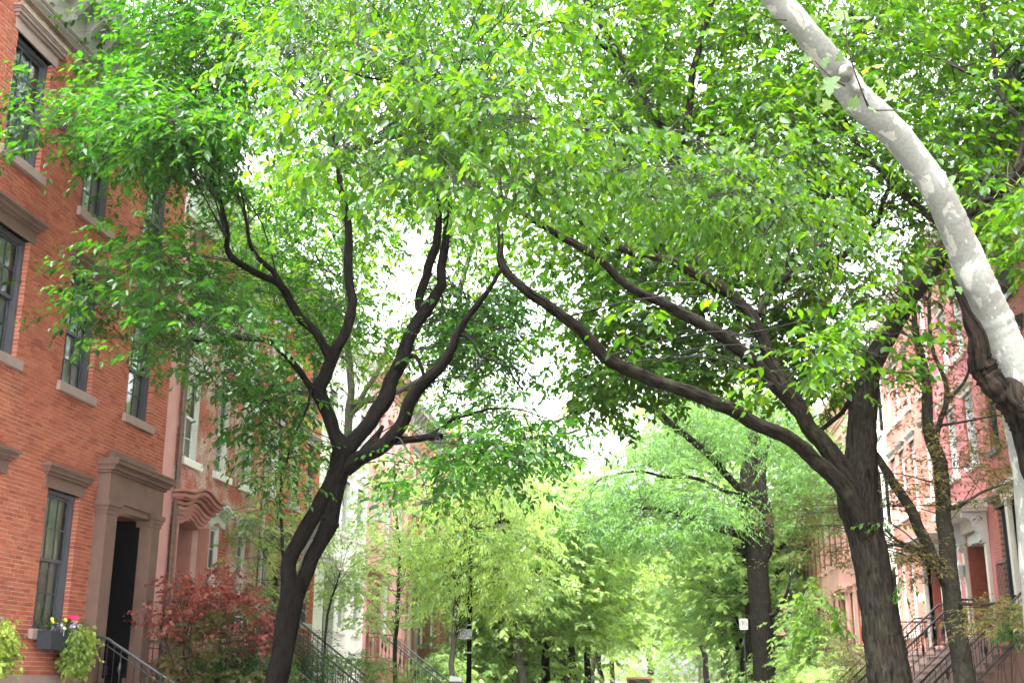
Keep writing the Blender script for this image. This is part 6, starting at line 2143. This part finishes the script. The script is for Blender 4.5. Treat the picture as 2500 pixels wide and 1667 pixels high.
# ------------------------------------------------------------------ window boxes
def flower_box(u0, u1, z, label, trail):
    fb = thing('window_box', label, 'planter', (FL.x(.2), (u0 + u1) / 2, z), 'flower boxes under the ground floor windows')
    b = MB()
    b.box(FL, u0, u1, .09, .115, z, z + .26)
    b.box(FL, u0, u1, .305, .33, z, z + .26)
    b.box(FL, u0, u0 + .025, .115, .305, z, z + .26)
    b.box(FL, u1 - .025, u1, .115, .305, z, z + .26)
    b.box(FL, u0 + .025, u1 - .025, .115, .305, z, z + .03)
    b.box(FL, u0 - .012, u1 + .012, .08, .342, z - .03, z - .001)
    b.build('box', M['box_slate'], fb)
    b = MB()
    b.box(FL, u0 + .026, u1 - .026, .116, .304, z + .03, z + .23)
    b.build('soil', M['earth'], fb)
    c = Crown()
    n = 34
    C = np.stack([np.full(n, FL.x(.21)) + RNG.normal(0, .05, n), RNG.uniform(u0 + .03, u1 - .03, n), z + .30 + RNG.random(n) * .08], 1)
    c.clumps(C, 4, .05, .04, .1, 6, .055, .5, gaps=False, link_r=.004, down=-.3, hang=-.2)
    c.build(fb, M['leaf_ash'], LANCE, M['twig_green'], name='foliage')
    c = Crown()
    n = 95
    tu = RNG.uniform(trail[0], trail[1], n)
    tz = z + .30 - RNG.random(n) * .62
    C = np.stack([FL.x(.36) + RNG.normal(0, .045, n), tu, tz], 1)
    c.clumps(C, 5, .05, .05, .09, 5, .075, .75, gaps=False, link_r=.004, down=.6, hang=.5, tilt=.6, droop=.6)
    c.build(fb, M['leaf_potato'], OVATE, M['twig_green'], name='trailing_foliage')
    for nm, mt_, cnt, zz, rr in (('pansy', 'fl_yellow', 11, .40, .034), ('pansy', 'fl_violet', 12, .36, .03), ('petunia', 'fl_white', 12, .35, .03), ('geranium', 'fl_pink', 3, .50, .045)):
        for k in range(cnt):
            uu = random.uniform(u0 + .02, u1 - .0) if nm != 'geranium' else u0 + (u1 - u0) * random.uniform(.58, .7)
            p = (FL.x(random.uniform(.14, .36)), uu, z + zz + random.uniform(-.05, .05))
            b = MB()
            for a in range(5):
                an = a * 2 * math.pi / 5 + k
                q = unit(np.array([.8, -.45, .3]))
                s1 = unit(np.cross(q, np.array([0, 0, 1.0])))
                s2 = np.cross(s1, q)
                d = s1 * math.cos(an) + s2 * math.sin(an)
                e = s1 * -math.sin(an) + s2 * math.cos(an)
                p0 = np.array(p)
                b.add([p0, p0 + d * rr * .7 + e * rr * .5 + q * .006, p0 + d * rr * 1.15, p0 + d * rr * .7 - e * rr * .5 + q * .006], [(0, 1, 2, 3)])
            b.tube([np.array(p) - np.array([0, 0, .12]), np.array(p)], .003, 4)
            b.build(nm, M[mt_], fb)


flower_box(18.25, 19.38, 2.07, 'dark window box of trailing lime leaves and pansies beside the dark doorway', (18.78, 19.42))
flower_box(15.70, 16.86, 2.07, 'window box of trailing leaves cut by the left picture edge', (16.2, 16.95))

# ------------------------------------------------------------------ street furniture
LX, LY = -5.35, 33.4
lp = thing('lamp_post', 'black crook-topped street lamp rising through the lime-green tree', 'street lamp', (LX, LY, 0))
b = MB()
b.lathe((LX, LY, 0), [(.26, 0), (.26, .12), (.22, .16), (.2, .5), (.15, .62), (.17, .68), (.11, .78), (.075, 1.0), (.072, 2.0), (.078, 2.02), (.078, 2.06), (.07, 2.08), (.066, 3.5), (.095, 3.55), (.095, 3.64), (.06, 3.7), (.056, 5.4), (.08, 5.44), (.05, 5.5), (.045, 6.3)], 16)
b.build('post', M['black_and_shade'], lp, smooth=True)
b = MB()
b.tube([(LX + .45 * (1 - math.cos(a)), LY, 6.25 + .5 * math.sin(a) * 1.1) for a in np.linspace(0, math.pi * 1.02, 16)], .026, 8)
b.tube([(LX, LY, 5.6), (LX + .15, LY, 5.75), (LX + .2, LY, 6.0), (LX + .1, LY, 6.15), (LX + .02, LY, 6.05)], .012, 6)
b.build('crook', M['black_and_shade'], lp, smooth=True)
b = MB()
b.lathe((LX + .9, LY, 5.78), [(.02, .45), (.06, .42), (.09, .3), (.2, .2), (.23, .12), (.22, .1), (.18, .1), (.02, .1)], 14)
b.build('lamp_shade', M['black_and_shade'], lp, smooth=True)
b = MB()
b.lathe((LX + .9, LY, 5.6), [(.03, 0), (.11, .06), (.15, .16), (.16, .27)], 14)
b.build('globe', M['paint_ltgrey'], lp, smooth=True)
for z in (2.3, 3.05):
    b = MB()
    b.lathe((LX, LY, z), [(.074, 0), (.078, .01), (.078, .03), (.074, .04)], 14)
    b.build('clamp', M['meter_grey'], lp)


def text_mesh(s, size):
    cu = bpy.data.curves.new('letter', 'FONT')
    cu.body = s
    cu.size = size
    cu.align_x = 'CENTER'
    cu.align_y = 'CENTER'
    cu.extrude = .001
    ob = bpy.data.objects.new('letter', cu)
    COL.objects.link(ob)
    dg = bpy.context.evaluated_depsgraph_get()
    me = bpy.data.meshes.new_from_object(ob.evaluated_get(dg))
    bpy.data.objects.remove(ob)
    return me


def parking_sign(label, x, y, z, w, h, post=None, cxo=-.2):
    s = thing('parking_sign', label, 'sign', (x, y, 0), 'parking signs on the kerb')
    b = MB()
    r = .025
    pts = []
    for (cx, cz, a0) in ((w / 2 - r, h / 2 - r, 0), (-w / 2 + r, h / 2 - r, 90), (-w / 2 + r, -h / 2 + r, 180), (w / 2 - r, -h / 2 + r, 270)):
        for k in range(5):
            a = R(a0 + k * 22.5)
            pts.append((x + cx + r * math.cos(a), z + cz + r * math.sin(a)))
    n = len(pts)
    b.add([(p, y - .004, q) for p, q in pts] + [(p, y + .0, q) for p, q in pts], [tuple(range(n)), tuple(range(2 * n - 1, n - 1, -1))] + [(i, (i + 1) % n, n + (i + 1) % n, n + i) for i in range(n)])
    pl = b.build('plate', M['sign_white'], s)
    cx = x + cxo * w
    rr = min(w, h) * .40
    b = MB()
    k = 36
    v, fs = [], []
    for i in range(k):
        a = 2 * math.pi * i / k
        v += [(cx + rr * math.cos(a), y - .006, z + rr * math.sin(a)), (cx + rr * .87 * math.cos(a), y - .006, z + rr * .87 * math.sin(a))]
    for i in range(k):
        j = (i + 1) % k
        fs.append((2 * i, 2 * j, 2 * j + 1, 2 * i + 1))
    b.add(v, fs)
    e = rr * .07
    s2 = math.sqrt(.5)
    a0, a1 = rr * .05, rr * .9
    b.add([(cx + a0 * s2 - e, y - .0075, z - a1 * s2 * .55 - e + .0), (cx + a0 * s2 + e, y - .0075, z - a1 * s2 * .55 - e), (cx + a1 * s2 + e, y - .0075, z + a0), (cx + a1 * s2 - e, y - .0075, z + a0)], [(0, 1, 2, 3)])
    if cxo < -.1:
        b.add([(x + w * .18, y - .006, z - h * .26), (x + w * .42, y - .006, z - h * .26), (x + w * .42, y - .006, z - h * .20), (x + w * .18, y - .006, z - h * .20)], [(0, 1, 2, 3)])
    b.build('symbol', M['sign_ink'], pl)
    me = text_mesh('P', rr * 1.55)
    me.materials.clear()
    me.materials.append(M['sign_ink'])
    o = link('letter', me, pl)
    o.matrix_basis = Matrix.Translation((cx - rr * .08, y - .0085, z + rr * .05)) @ Matrix.Rotation(math.pi / 2, 4, 'X')
    if post:
        b = MB()
        b.lathe((x, y + .03, 0), [(.028, -.1), (.028, z + h / 2)], 8)
        b.build('post', M['paint_green'], s)
    else:
        b = MB()
        b.wbox(x + w * .3, x + w * .5, y + .001, y + .03, z - .02, z + .02)
        b.build('bracket', M['meter_grey'], s)
    return s


sp = at(1137, 1547, 33.3)
parking_sign('white P parking sign fixed to the black lamp post', float(sp[0]), 33.28, float(sp[2]), .37, .27)
sp = at(1815, 1523, 52.0)
parking_sign('white P parking sign on its own green post by the oak', float(sp[0]), 51.9, float(sp[2]), .36, .46, post=True, cxo=-.02)
mp = at(1114, 1660, 32.6)
pm = thing('parking_meter', 'pale-topped parking meter at the foot of the lamp post', 'parking meter', (float(mp[0]), 32.6, 0))
b = MB()
b.wbox(mp[0] - .13, mp[0] + .13, 32.5, 32.75, 0, .3)
b.wbox(mp[0] - .09, mp[0] + .09, 32.53, 32.72, .3, .85)
b.wbox(mp[0] - .15, mp[0] + .15, 32.49, 32.76, .85, 1.55)
b.build('body', M['paint_slate'], pm)
b = MB()
b.prism(Fac(float(mp[0]), 1), [(-.16, 1.551), (.17, 1.551), (.17, 1.62), (-.16, 1.70)], 32.47, 32.78)
b.build('cap', M['meter_grey'], pm)
b = MB()
b.wbox(mp[0] - .09, mp[0] + .09, 32.482, 32.489, 1.2, 1.42)
b.build('screen', M['van_glass'], pm)

# a van at the far end
vp = at(1560, 1660, 96)
vn = thing('parked_van', 'rust red van standing far down the road', 'van', (float(vp[0]), 96, -.13))
b = MB()
x0, x1 = vp[0] - .98, vp[0] + .98
prof = [(96.0, .35), (96.0, 1.1), (96.15, 1.85), (96.4, 1.98), (99.2, 1.98), (99.7, 1.75), (100.2, 1.15), (101.0, .98), (101.15, .6), (101.1, .35)]
v = [(x0, y, z - .13) for y, z in prof] + [(x1, y, z - .13) for y, z in prof]
n = len(prof)
b.add(v, [tuple(range(n)), tuple(range(2 * n - 1, n - 1, -1))] + [(i, (i + 1) % n, n + (i + 1) % n, n + i) for i in range(n)])
b.build('body', M['van_paint'], vn)
b = MB()
b.add([(x0 + .15, 95.99, 1.0), (x1 - .15, 95.99, 1.0), (x1 - .2, 96.12, 1.66), (x0 + .2, 96.12, 1.66)], [(0, 1, 2, 3)])
b.build('rear_window', M['van_glass'], vn)
for xx in (x0 - .004, x1 + .004):
    b = MB()
    b.add([(xx, 96.6, 1.1), (xx, 99.6, 1.1), (xx, 99.2, 1.7), (xx, 96.6, 1.7)], [(0, 1, 2, 3)])
    b.build('side_window', M['van_glass'], vn)
for xx in (x0 + .12, x1 - .12):
    for yy_ in (96.9, 100.1):
        b = MB()
        b.tube([(xx - .11, yy_, .2), (xx + .11, yy_, .2)], .33, 18)
        b.build('wheel', M['rubber'], vn)
for xx in (x0 + .1, x1 - .22):
    b = MB()
    b.wbox(xx, xx + .12, 95.97, 96.0, .6, .95)
    b.build('tail_light', M['lamp_red'], vn)

# ------------------------------------------------------------------ bright damp air
if HAZE_DENSITY > 0:
    b = MB()
    b.wbox(-60, 45, -8, 215, -1.2, 34)
    m = bpy.data.materials.new('damp_air')
    m.use_nodes = True
    nt = m.node_tree
    nt.nodes.clear()
    ou = nt.nodes.new('ShaderNodeOutputMaterial')
    pv = nt.nodes.new('ShaderNodeVolumePrincipled')
    pv.inputs['Color'].default_value = (.93, .95, .96, 1)
    pv.inputs['Density'].default_value = HAZE_DENSITY
    nt.links.new(pv.outputs[0], ou.inputs['Volume'])
    hz = b.build('haze', m, None, kind='stuff')
